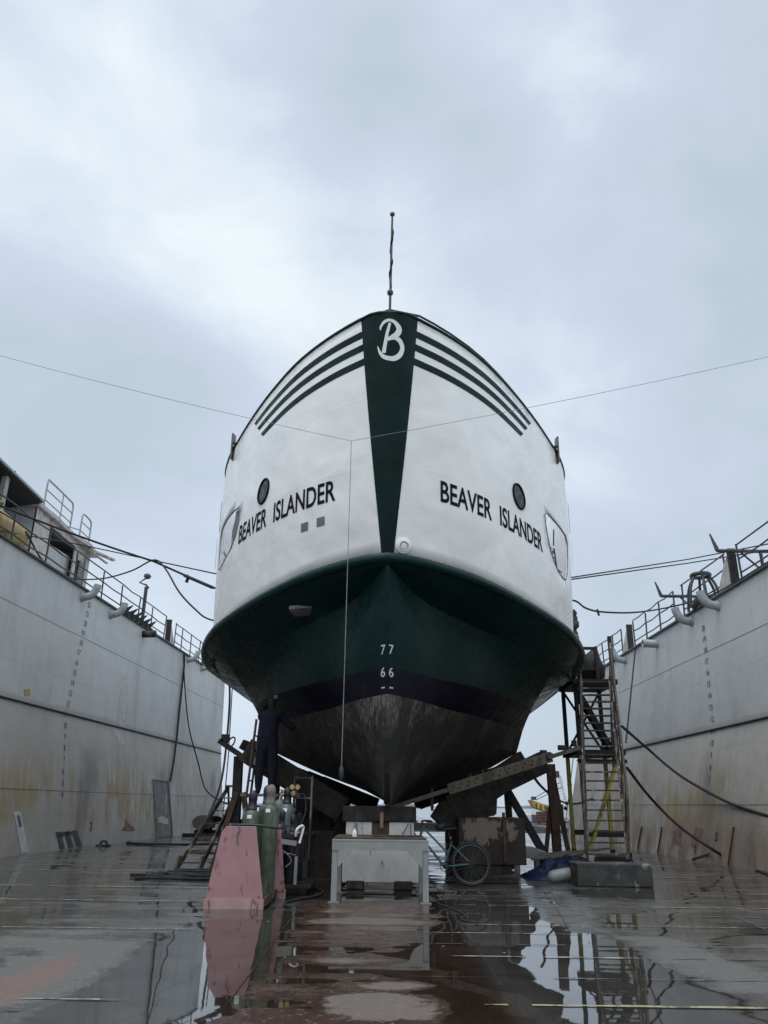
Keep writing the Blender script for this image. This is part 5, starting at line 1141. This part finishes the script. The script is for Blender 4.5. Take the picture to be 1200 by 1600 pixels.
tag(MB().lathe([(.02, 0), (.08, .03), (.10, .10), (.10, .50), (.07, .58), (.03, .62)], (2.86 + .12, 14.95, .10), (1, .12, .16), 18).build('boat_fender', 'galv'), 'white cylindrical boat fender lying between tarpaulin and base block', 'fender')
tag(MB().add([(3.85 + .12 * math.cos(a_) * (1 + .3 * math.sin(3 * a_)), 15.45 + .12 * math.sin(a_), .36 + .05 * math.cos(2 * a_)) for a_ in [k * PI / 8 for k in range(16)]] + [(3.85, 15.45, .52)], [(i, (i + 1) % 16, 16) for i in range(16)], True).build('white_sack', 'cover'), 'crumpled white sack at the top of the blue tarpaulin', 'sack')

# ------------------------------------------------------------------ bicycle (side on, front wheel behind the table)
bk = thing('bicycle', 'teal bicycle parked side-on behind the right table leg', 'bicycle', (1.15, 14.2, 0))
def BP(px, py): p = A(px, py, y=14.2); return V(p.x, 14.2, p.z)
rh = BP(736, 1353); rh.z = .345; WR = .345
fh = V(rh.x - 1.05, 14.25, .345)
def wheel(c, yv, nm):
    t_ = MB().tube([c + V((WR - .022) * math.cos(k * PI / 24), 0, (WR - .022) * math.sin(k * PI / 24)) for k in range(48)], .022, 8, True).build('wheel', 'rubber', bk)
    sub(t_, MB().tube([c + V((WR - .052) * math.cos(k * PI / 24), 0, (WR - .052) * math.sin(k * PI / 24)) for k in range(48)], .012, 8, True).build('rim', 'chrome', bk))
    b_ = MB()
    for k in range(28): a_ = k * 2 * PI / 28; b_.tube([c + V(0, .03 if k % 2 else -.03, 0), c + V((WR - .055) * math.cos(a_), 0, (WR - .055) * math.sin(a_))], .0016, 4)
    sub(t_, b_.build('spokes', 'chrome', bk)); sub(t_, MB().lathe([(.02, -.05), (.03, -.045), (.02, -.03), (.02, .03), (.03, .045), (.02, .05)], c, (0, 1, 0), 14).build('hub', 'chrome', bk))
wheel(rh, 0, 'rear'); wheel(fh, 0, 'front')
bbk = BP(694, 1357); bbk.z = .30; stt = BP(705, 1318); hd0 = BP(661, 1293); hd1 = BP(657, 1306); tj = BP(700, 1333)
b_ = MB(); b_.tube([hd0 + V(.02, 0, -.02), tj], .017, 8); b_.tube([hd1, bbk], .02, 8); b_.tube([bbk, stt + V(.01, 0, .03)], .016, 8)
for dy in (-.045, .045): b_.tube([bbk + V(.02, dy * .5, 0), rh + V(0, dy, 0)], .011, 7); b_.tube([stt + V(0, dy * .3, -.02), rh + V(0, dy, 0)], .010, 7)
b_.tube([hd1 + V(-.02, 0, -.06), hd0 + V(.01, 0, .04)], .022, 8); b_.build('frame', 'teal', bk)
b_ = MB()
for dy in (-.05, .05): b_.tube(spline([hd1 + V(-.01, dy * .6, -.05), hd1 + V(-.05, dy, -.2), fh + V(0, dy, 0)], 5), .013, 7)
b_.build('fork', 'teal', bk)
sp = stt + V(-.045, 0, .19); MB().tube([stt, sp], .013, 8).build('seat_post', 'rubber', bk)
sa = []
for i in range(9):
    u = i / 8; ww = .022 + .055 * u ** 1.8; sa.append([(sp.x - .13 + .27 * u, 14.2 + ww * math.cos(a_), sp.z + .03 + .022 * math.sin(a_) + .02 * u * u) for a_ in [k * PI / 6 for k in range(12)] + [0]])
MB().grid(sa).build('saddle', 'rubber', bk)
MB().lathe([(.02, 0), (.05, .03), (.06, .10), (.04, .17), (.01, .18)], sp + V(-.22, .0, .04), (.8, 0, .3), 12).build('saddle_bag', 'rubber', bk)
MB().lathe([(.02, 0), (.022, .01), (.018, .014)], sp + V(.03, -.03, -.10), (.3, -1, 0), 12).build('reflector', 'red_stain', bk)
hb_ = hd0 + V(.0, 0, .05); b_ = MB(); b_.tube([hd0, hd0 + V(-.015, 0, .1)], .014, 8); b_.tube(spline([hd0 + V(.13, -.28, .10), hd0 + V(.05, -.2, .11), hd0 + V(-.03, 0, .1), hd0 + V(.05, .2, .11), hd0 + V(.13, .28, .10)], 5), .012, 7); b_.build('handlebar', 'rubber', bk)
b_ = MB()
for dy in (-.2, .2): b_.tube([hd0 + V(.07, dy, .105), hd0 + V(.14, dy * 1.4, .10)], .018, 8)
b_.build('grips', 'rubber', bk)
b_ = MB(); b_.tube([bbk + V(.07 * math.cos(k * PI / 12), -.05, .07 * math.sin(k * PI / 12)) for k in range(24)], .006, 5, True); b_.lathe([(.028, -.03), (.028, .03)], bbk + V(0, -.03, 0), (0, 1, 0), 14); b_.beam(bbk + V(0, -.07, 0), bbk + V(.10, -.07, -.14), .02, .014); b_.beam(bbk + V(0, .07, 0), bbk + V(-.10, .07, .14), .02, .014); b_.box(bbk.x + .06, bbk.x + .15, 14.07, 14.14, bbk.z - .165, bbk.z - .145); b_.box(bbk.x - .15, bbk.x - .06, 14.26, 14.33, bbk.z + .13, bbk.z + .15); b_.build('crank_set', 'steel_dark', bk)
b_ = MB(); b_.tube([bbk + V(0, -.055, .085), rh + V(0, -.055, .04)], .006, 5); b_.tube([bbk + V(0, -.055, -.085), rh + V(0, -.055, -.04)], .006, 5); b_.lathe([(.045, -.06), (.045, -.05)], rh, (0, 1, 0), 18); b_.build('chain', 'steel_dark', bk)
MB().tube([bbk + V(.06, -.06, -.02), V(bbk.x - .02, 14.02, .01)], .010, 6).build('kick_stand', 'steel_dark', bk)

# ------------------------------------------------------------------ hoses and scrap on the floor, left
for i in range(6):
    pts = []; x_, y_ = -4.2 + .1 * i, 14.6 + .16 * i
    for k in range(9): pts.append((x_ + k * .24 + random.uniform(-.03, .03), y_ - k * .05 * (1 if i % 2 else .2) + random.uniform(-.06, .06) + .12 * math.sin(k * .9 + i), .03 + .018 * i))
    lab = ('front', 'second', 'third', 'fourth', 'fifth', 'rear')[i]
    rope('lying_hose', 'black hose in the flat bundle on the left floor beside the pink stand', 'hose', spline(pts, 5), .024, 'rope', 'hoses bundled on the left floor')
tag(MB().beam((-4.45, 15.2, .03), (-2.6, 15.0, .03), .06, .05).build('lying_bar', 'steel_dark'), 'flat dark bar lying behind the hose bundle on the left floor', 'bar')
o = A(345, 1290, y=33); an = thing('propeller', 'dark ship propeller blades lying on timbers at the far end of the left wall', 'propeller', (-6.9, 33, 0))
for (dx, dz, rx_, rz_, nz) in ((-.22, .52, .36, .27, .2), (.34, .64, .24, .13, -.2), (.1, .45, .24, .2, 0)):
    vs = [(-6.9 + dx + rx_ * math.cos(a_), 33 + nz * math.sin(a_) * .6, dz + rz_ * math.sin(a_)) for a_ in [k * PI / 10 for k in range(20)]]; MB().prism(vs, (.03, .08, .02)).build('blade', 'rubber', an, bevel=.01)
MB().lathe([(.18, 0), (.2, .12), (.12, .3)], (-6.8, 32.9, .35), (.2, -1, .2), 16).build('boss', 'steel_dark', an)
b_ = MB(); b_.box(-7.7, -5.6, 32.5, 32.7, 0, .13); b_.box(-7.4, -5.2, 33.2, 33.5, .0, .24); tag(b_.build('timber_balks', 'timber'), 'dark timbers under the propeller at the end of the left wall', 'timber')
o = thing('wall_shackle', 'small black shackle on the floor at the foot of the left wall', 'shackle', (-8.3, 25.2, 0)); MB().tube([(-8.3 + .10 * math.cos(a_), 25.2, .07 + .07 * math.sin(a_)) for a_ in [k * PI / 6 for k in range(12)]], .035, 7, True).build('ring', 'rubber', o); MB().box(-8.5, -8.1, 25.1, 25.3, .0, .04).build('pad', 'rubber', o)
for x, y, s in ((-1.9, 9.4, .02), (-1.25, 9.8, .025), (.62, 8.3, .018), (1.15, 8.0, .02), (-.2, 9.0, .022), (.4, 10.9, .03), (-2.5, 12.2, .03), (1.0, 12.4, .035), (.85, 9.2, .015), (-3.6, 9.6, .02), (3.0, 12.4, .03), (1.9, 13.7, .03)):
    b_ = MB(); n_ = 7; vs = [(x + s * random.uniform(.6, 1.3) * math.cos(k * 2 * PI / n_), y + s * random.uniform(.7, 1.6) * math.sin(k * 2 * PI / n_), .004) for k in range(n_)] + [(x, y, s * .35)]
    b_.add(vs, [(k, (k + 1) % n_, n_) for k in range(n_)]); tag(b_.build('paint_flake', 'plank'), 'small pale scrap of debris lying on the wet dock floor', 'debris', 'scraps lying on the dock floor')
rope('floor_cable', 'thin dark cable snaking over the wet floor right of the steel table', 'cable', spline([(.78, 13.2, .012), (.86, 12.4, .012), (.80, 11.7, .012), (.95, 11.1, .012), (1.05, 10.5, .012), (.97, 10.1, .012), (1.12, 9.8, .012)], 8), .011)
rope('floor_cable', 'pale thin cord lying loosely behind the right table leg', 'cable', spline([(.95, 13.6, .01), (1.05, 13.2, .01), (1.2, 13.35, .01), (1.12, 12.8, .01), (.9, 12.7, .01)], 8), .007, 'plank')
rope('floor_cable', 'dark hose on the wet floor between trolley and steel table', 'cable', spline([(-1.0, 13.4, .02), (-.85, 12.9, .02), (-.9, 12.3, .02), (-1.1, 11.9, .02), (-1.25, 11.4, .02), (-1.15, 11.0, .02)], 8), .016)
ks = thing('corner_bracket', 'white triangular steel bracket at the foot of the right wall', 'bracket', (8.0, 18.5, 0))
p = A(1183, 1355, z=.0); b_ = MB(); b_.beam((p.x - .05, p.y, .02), (p.x + .02, p.y, .62), .05, .05); b_.beam((p.x + .02, p.y, .62), (p.x - .45, p.y + 1.2, .25), .05, .05); b_.beam((p.x - .45, p.y + 1.2, .25), (p.x - .9, p.y + 1.6, .05), .06, .06); b_.build('frame', 'rust', ks)
MB().prism([(p.x - .02, p.y, .02), (p.x + .0, p.y, .55), (p.x - .22, p.y + .5, .02)], (.02, 0, 0)).build('plate', 'cover', ks)

# ------------------------------------------------------------------ scaffold and worker at the left of the hull
PY = 15.35
scf = thing('work_scaffold', 'narrow dark scaffold of two ladder frames carrying a plank below the worker', 'scaffold', (-2.2, PY, 0))
xl, xr = A(391, 1240, y=PY).x, A(462, 1240, y=PY).x; zp = 1.42
for nm, x in (('l', xl), ('r', xr)):
    b_ = MB(); zt_ = 2.75 if nm == 'l' else 1.75; lean = .12 if nm == 'l' else 0
    for dy in (-.24, .24): b_.tube([(x - lean, PY + dy, .0), (x + lean * .5, PY + dy, zt_)], .024, 7)
    k = .3
    while k < zt_ - .05: b_.tube([(x - lean + lean * 1.5 * k / zt_, PY - .24, k), (x - lean + lean * 1.5 * k / zt_, PY + .24, k)], .015, 6); k += .27
    b_.build('ladder_frame', 'ladder', scf)
b_ = MB()
for z_ in (.5, 1.2): b_.tube([(xl - .08, PY + .24, z_), (xr, PY + .24, z_)], .02, 6)
b_.tube([(xr, PY - .24, 1.7), (xr + .32, PY - .24, 1.7)], .02, 6); b_.tube([(xr + .32, PY - .24, 0), (xr + .32, PY - .24, 1.75)], .024, 7); b_.tube([(xr, PY - .24, 1.35), (xr + .32, PY - .24, 1.35)], .015, 6); b_.build('brace', 'ladder', scf)
MB().box(xl - .15, xr + .1, PY - .2, PY + .2, zp - .045, zp).build('plank', 'plank', scf)

def worker():
    px = A(417, 1180, y=PY).x
    # joints: (position, radius); the figure faces the hull, back to the viewer, both arms up at the boot stripe
    J_ = {}; E_ = []
    def j(n, p, r, par=None):
        J_[n] = (V(p), r if isinstance(r, tuple) else (r, r))
        if par: E_.append((par, n))
    j('pelvis', (px, PY, zp + .94), (.20, .16)); j('waist', (px + .005, PY + .01, zp + 1.12), (.19, .145), 'pelvis'); j('chest', (px + .01, PY + .03, zp + 1.32), (.215, .155), 'waist'); j('upper', (px + .015, PY + .04, zp + 1.44), (.15, .115), 'chest')
    j('neck', (px + .02, PY + .05, zp + 1.53), .062, 'upper'); j('headlow', (px + .025, PY + .06, zp + 1.62), (.078, .088), 'neck'); j('head', (px + .03, PY + .055, zp + 1.70), (.088, .10), 'headlow'); j('crown', (px + .03, PY + .05, zp + 1.78), (.06, .07), 'head')
    for s in (-1, 1):
        j('hip%d' % s, (px + s * .10, PY, zp + .86), .125, 'pelvis'); j('knee%d' % s, (px + s * .115, PY - .01 + .02 * s, zp + .49), .098, 'hip%d' % s); j('calf%d' % s, (px + s * .12, PY - .03 + .02 * s, zp + .32), .09, 'knee%d' % s); j('ankle%d' % s, (px + s * .12, PY + .02 * s, zp + .10), .068, 'calf%d' % s)
        j('heel%d' % s, (px + s * .12, PY - .02 + .02 * s, zp + .045), .046, 'ankle%d' % s); j('toe%d' % s, (px + s * .14, PY + .17 + .02 * s, zp + .04), .042, 'heel%d' % s)
    j('sh-1', (px - .17, PY + .05, zp + 1.43), .09, 'upper'); j('el-1', (px - .16, PY + .26, zp + 1.60), .07, 'sh-1'); j('wr-1', (px + .02, PY + .40, zp + 1.77), .038, 'el-1'); j('palm-1', (px + .06, PY + .43, zp + 1.84), (.04, .025), 'wr-1')
    j('sh1', (px + .20, PY + .05, zp + 1.43), .09, 'upper'); j('el1', (px + .46, PY + .12, zp + 1.20), .072, 'sh1'); j('wr1', (px + .40, PY + .36, zp + 1.28), .04, 'el1'); j('palm1', (px + .37, PY + .44, zp + 1.33), (.04, .025), 'wr1')
    for s, (b0, d, sp_) in ((-1, (J_['palm-1'][0], V(.03, .05, .07), V(.02, -.012, 0))), (1, (J_['palm1'][0], V(-.03, .07, .05), V(.0, -.012, .02)))):
        for k in range(4):
            o_ = sp_ * (k - 1.5); ln = (.9, 1.05, 1.0, .8)[k]; dn = d.normalized()
            j('f%d%da' % (s, k), b0 + o_ + dn * .035, .011, 'palm%d' % s); j('f%d%db' % (s, k), b0 + o_ * 1.1 + dn * (.035 + .035 * ln) + V(0, .008, 0), .0095, 'f%d%da' % (s, k)); j('f%d%dc' % (s, k), b0 + o_ * 1.1 + dn * (.03 + .06 * ln) + V(0, .03, -.01), .0085, 'f%d%db' % (s, k))
        j('t%da' % s, b0 + sp_ * -2.2 + d.normalized() * .0, .012, 'palm%d' % s); j('t%db' % s, b0 + sp_ * -2.8 + d.normalized() * .04, .0095, 't%da' % s)
    names = list(J_); me = bpy.data.meshes.new('person'); me.from_pydata([J_[n][0] for n in names], [(names.index(a_), names.index(c_)) for a_, c_ in E_], [])
    ob = bpy.data.objects.new('tmp', me); COL.objects.link(ob)
    sk = ob.modifiers.new('skin', 'SKIN'); sk.use_smooth_shade = True
    for i, n in enumerate(names): me.skin_vertices[0].data[i].radius = J_[n][1]; me.skin_vertices[0].data[i].use_root = (n == 'pelvis')
    ss = ob.modifiers.new('sub', 'SUBSURF'); ss.levels = 2; ss.render_levels = 2
    dg = bpy.context.evaluated_depsgraph_get(); dg.update(); full = bpy.data.meshes.new_from_object(ob.evaluated_get(dg)); bpy.data.objects.remove(ob)
    full.materials.clear()
    for k in ('navy', 'hood', 'glove', 'boot'): full.materials.append(M[k])
    pw = [J_['palm-1'][0], J_['palm1'][0]]
    for p in full.polygons:
        c = p.center; p.use_smooth = True
        p.material_index = 1 if c.z > zp + 1.55 and abs(c.x - px - .025) < .12 and abs(c.y - PY - .055) < .13 else 2 if any((c - q).length < .12 for q in pw) else 3 if c.z < zp + .11 else 0
    full.name = 'person'; o_ = bpy.data.objects.new('person', full); COL.objects.link(o_)
    tag(o_, 'worker in dark blue coveralls seen from behind, reaching up at the hull', 'person')
    return px
worker()

# ------------------------------------------------------------------ far quay behind the dock: crane, hoarding, barge
qy = MB(); qy.box(14, 60, 70, 140, -2.0, -.35); tag(qy.build('quay', 'dark_conc'), kind='structure')
cr_ = thing('lattice_crane', 'far pale lattice crane boom rising behind the right prop', 'crane', A(880, 1288, y=95))
t_, f0 = A(866, 1212, y=95), A(880, 1286, y=95); b_ = MB(); d_ = f0 - t_
for sx in (-.25, .75):
    for sy in (-.4, .4): b_.beam(t_ + V(sx * .9, sy, 0), f0 + V(sx * 1.2, sy, 0), .16, .16)
for k in range(9):
    p, q = t_ + d_ * k / 9, t_ + d_ * (k + 1) / 9; s_ = 1 if k % 2 else -1
    b_.beam(p + V(.3 + .55 * s_, -.4, 0), q + V(.3 - .55 * s_, -.4, 0), .1, .1); b_.beam(p + V(-.2, -.4, 0), p + V(.75, -.4, 0), .1, .1)
b_.build('boom', 'white_far', cr_); MB().box(t_.x - .5, t_.x + .5, t_.y - .5, t_.y + .5, t_.z - .2, t_.z + .5).build('boom_head', 'rust', cr_)
MB().box(f0.x - 1, f0.x + 1.6, 94, 97, -.35, f0.z + .2).build('crane_house', 'steel_dark', cr_)
p0, p1 = A(832, 1250, y=90), A(862, 1276, y=90)
cg = thing('crane_cab', 'far ochre yellow lattice box of a crane on the quay', 'crane', (p0.x, 90, p1.z))
MB().prism([(p0.x - .1, 90, p0.z), (p1.x + .4, 90, p0.z - .75), (p1.x + .4, 90, p1.z + .2), (p0.x + .3, 90, p1.z + .9)], (0, 2.5, 0)).build('housing', 'yellow_far', cg)
b_ = MB()
for k in range(5):
    x = p0.x + .3 + k * .48; b_.box(x, x + .16, 89.93, 89.98, p1.z + .7, p0.z - .35 - k * .1)
b_.build('openings', 'rust', cg); b_ = MB(); b_.beam((p0.x, 90, p0.z + .05), (p1.x + 1.2, 90, p0.z + 1.9), .07, .07); b_.beam((p0.x + .4, 90, p0.z), (p1.x + 1.4, 90, p0.z + 1.4), .07, .07); b_.build('stay_lines', 'rail', cg)
MB().box(p0.x - .1, p0.x + .4, 89.8, 90.4, p0.z, p0.z + .35).build('sheave', 'rail', cg)
q0, q1 = A(836, 1273, y=88), A(846, 1286, y=88)
fb = thing('site_box', 'far blue site container with white roof under the yellow crane', 'container', (q0.x, 88, -.35)); MB().box(q0.x, q1.x, 88, 90.5, -.35, q0.z).build('walls', 'bluebox', fb); MB().prism([(q0.x - .4, 87.9, q0.z + .01), (q1.x + .15, 87.9, q0.z + .01), (q1.x - .1, 87.9, q0.z + .2), (q0.x - .3, 87.9, q0.z + .5)], (0, 2.7, 0)).build('roof', 'white_far', fb)
for i, (px_, py_, w_, h_, mt) in enumerate(((822, 1290, 1.2, .6, 'white_far'), (868, 1293, 1.8, 1.0, 'rust'), (876, 1290, .8, 1.6, 'steel_dark'), (850, 1295, 1.4, .5, 'rust'))):
    o = A(px_, py_, y=84 - i); r = thing('far_machine', ('low white far-off machine on the quay', 'rusty far-off machine beside the crane foot', 'tall dark far-off machine next to the right wall end', 'low rusty far-off skip on the quay')[i], 'machine', (o.x, 84 - i, -.35))
    b_ = MB(); b_.box(o.x - w_ / 2, o.x + w_ / 2, 84 - i, 86 - i, -.2, -.35 + h_ + .3); b_.box(o.x - w_ * .3, o.x + w_ * .2, 84.2 - i, 85.5 - i, -.05 + h_, h_ + .35); b_.build('body', mt, r, bevel=.05)
    b_ = MB()
    for dx in (-.3, .3): b_.lathe([(.15, 0), (.15, .2)], (o.x + dx * w_, 83.9 - i, -.2), (0, 1, 0), 10)
    b_.build('wheels', 'rubber', r)
bg_ = thing('work_barge', 'far low dark barge lying on the water beyond the keel blocks', 'barge', (3, 110, -1.6))
MB().prism([(-8, 110, -1.8), (-9, 110, -.9), (10, 110, -.9), (9, 110, -1.8)], (0, 9, 0)).build('hull', 'steel_dark', bg_)
MB().box(5.2, 6.2, 112, 114, -.9, -.1).build('deck_hut', 'white_far', bg_); MB().box(4.0, 5.0, 111, 114, -.9, -.6).build('hatch_cover', 'bluebox', bg_)
wl_ = thing('hanging_block_line', 'wire with round blocks hanging down the end of the right wall', 'wire', A(893, 1190, y=36.8))
w0, w1 = A(898, 1165, y=36.8), A(883, 1290, y=36.8); MB().tube([w0, A(891, 1225, y=36.8), w1], .02, 5).build('wire', 'rail', wl_)
for px_, py_, r_ in ((890, 1226, .11), (885, 1255, .08), (884, 1263, .09)): MB().lathe([(.01, -r_), (r_ * .8, -r_ * .6), (r_, 0), (r_ * .8, r_ * .6), (.01, r_)], A(px_, py_, y=36.7), n=12).build('block', 'rubber', wl_)
rope('hanging_hose', 'slack hose hanging from the right beams to the right wall end', 'hose', spline([A(830, 1208, y=19), A(845, 1228, y=22), A(865, 1245, y=26), A(885, 1255, y=30), A(905, 1255, y=31), A(925, 1248, y=30)], 6), .035)
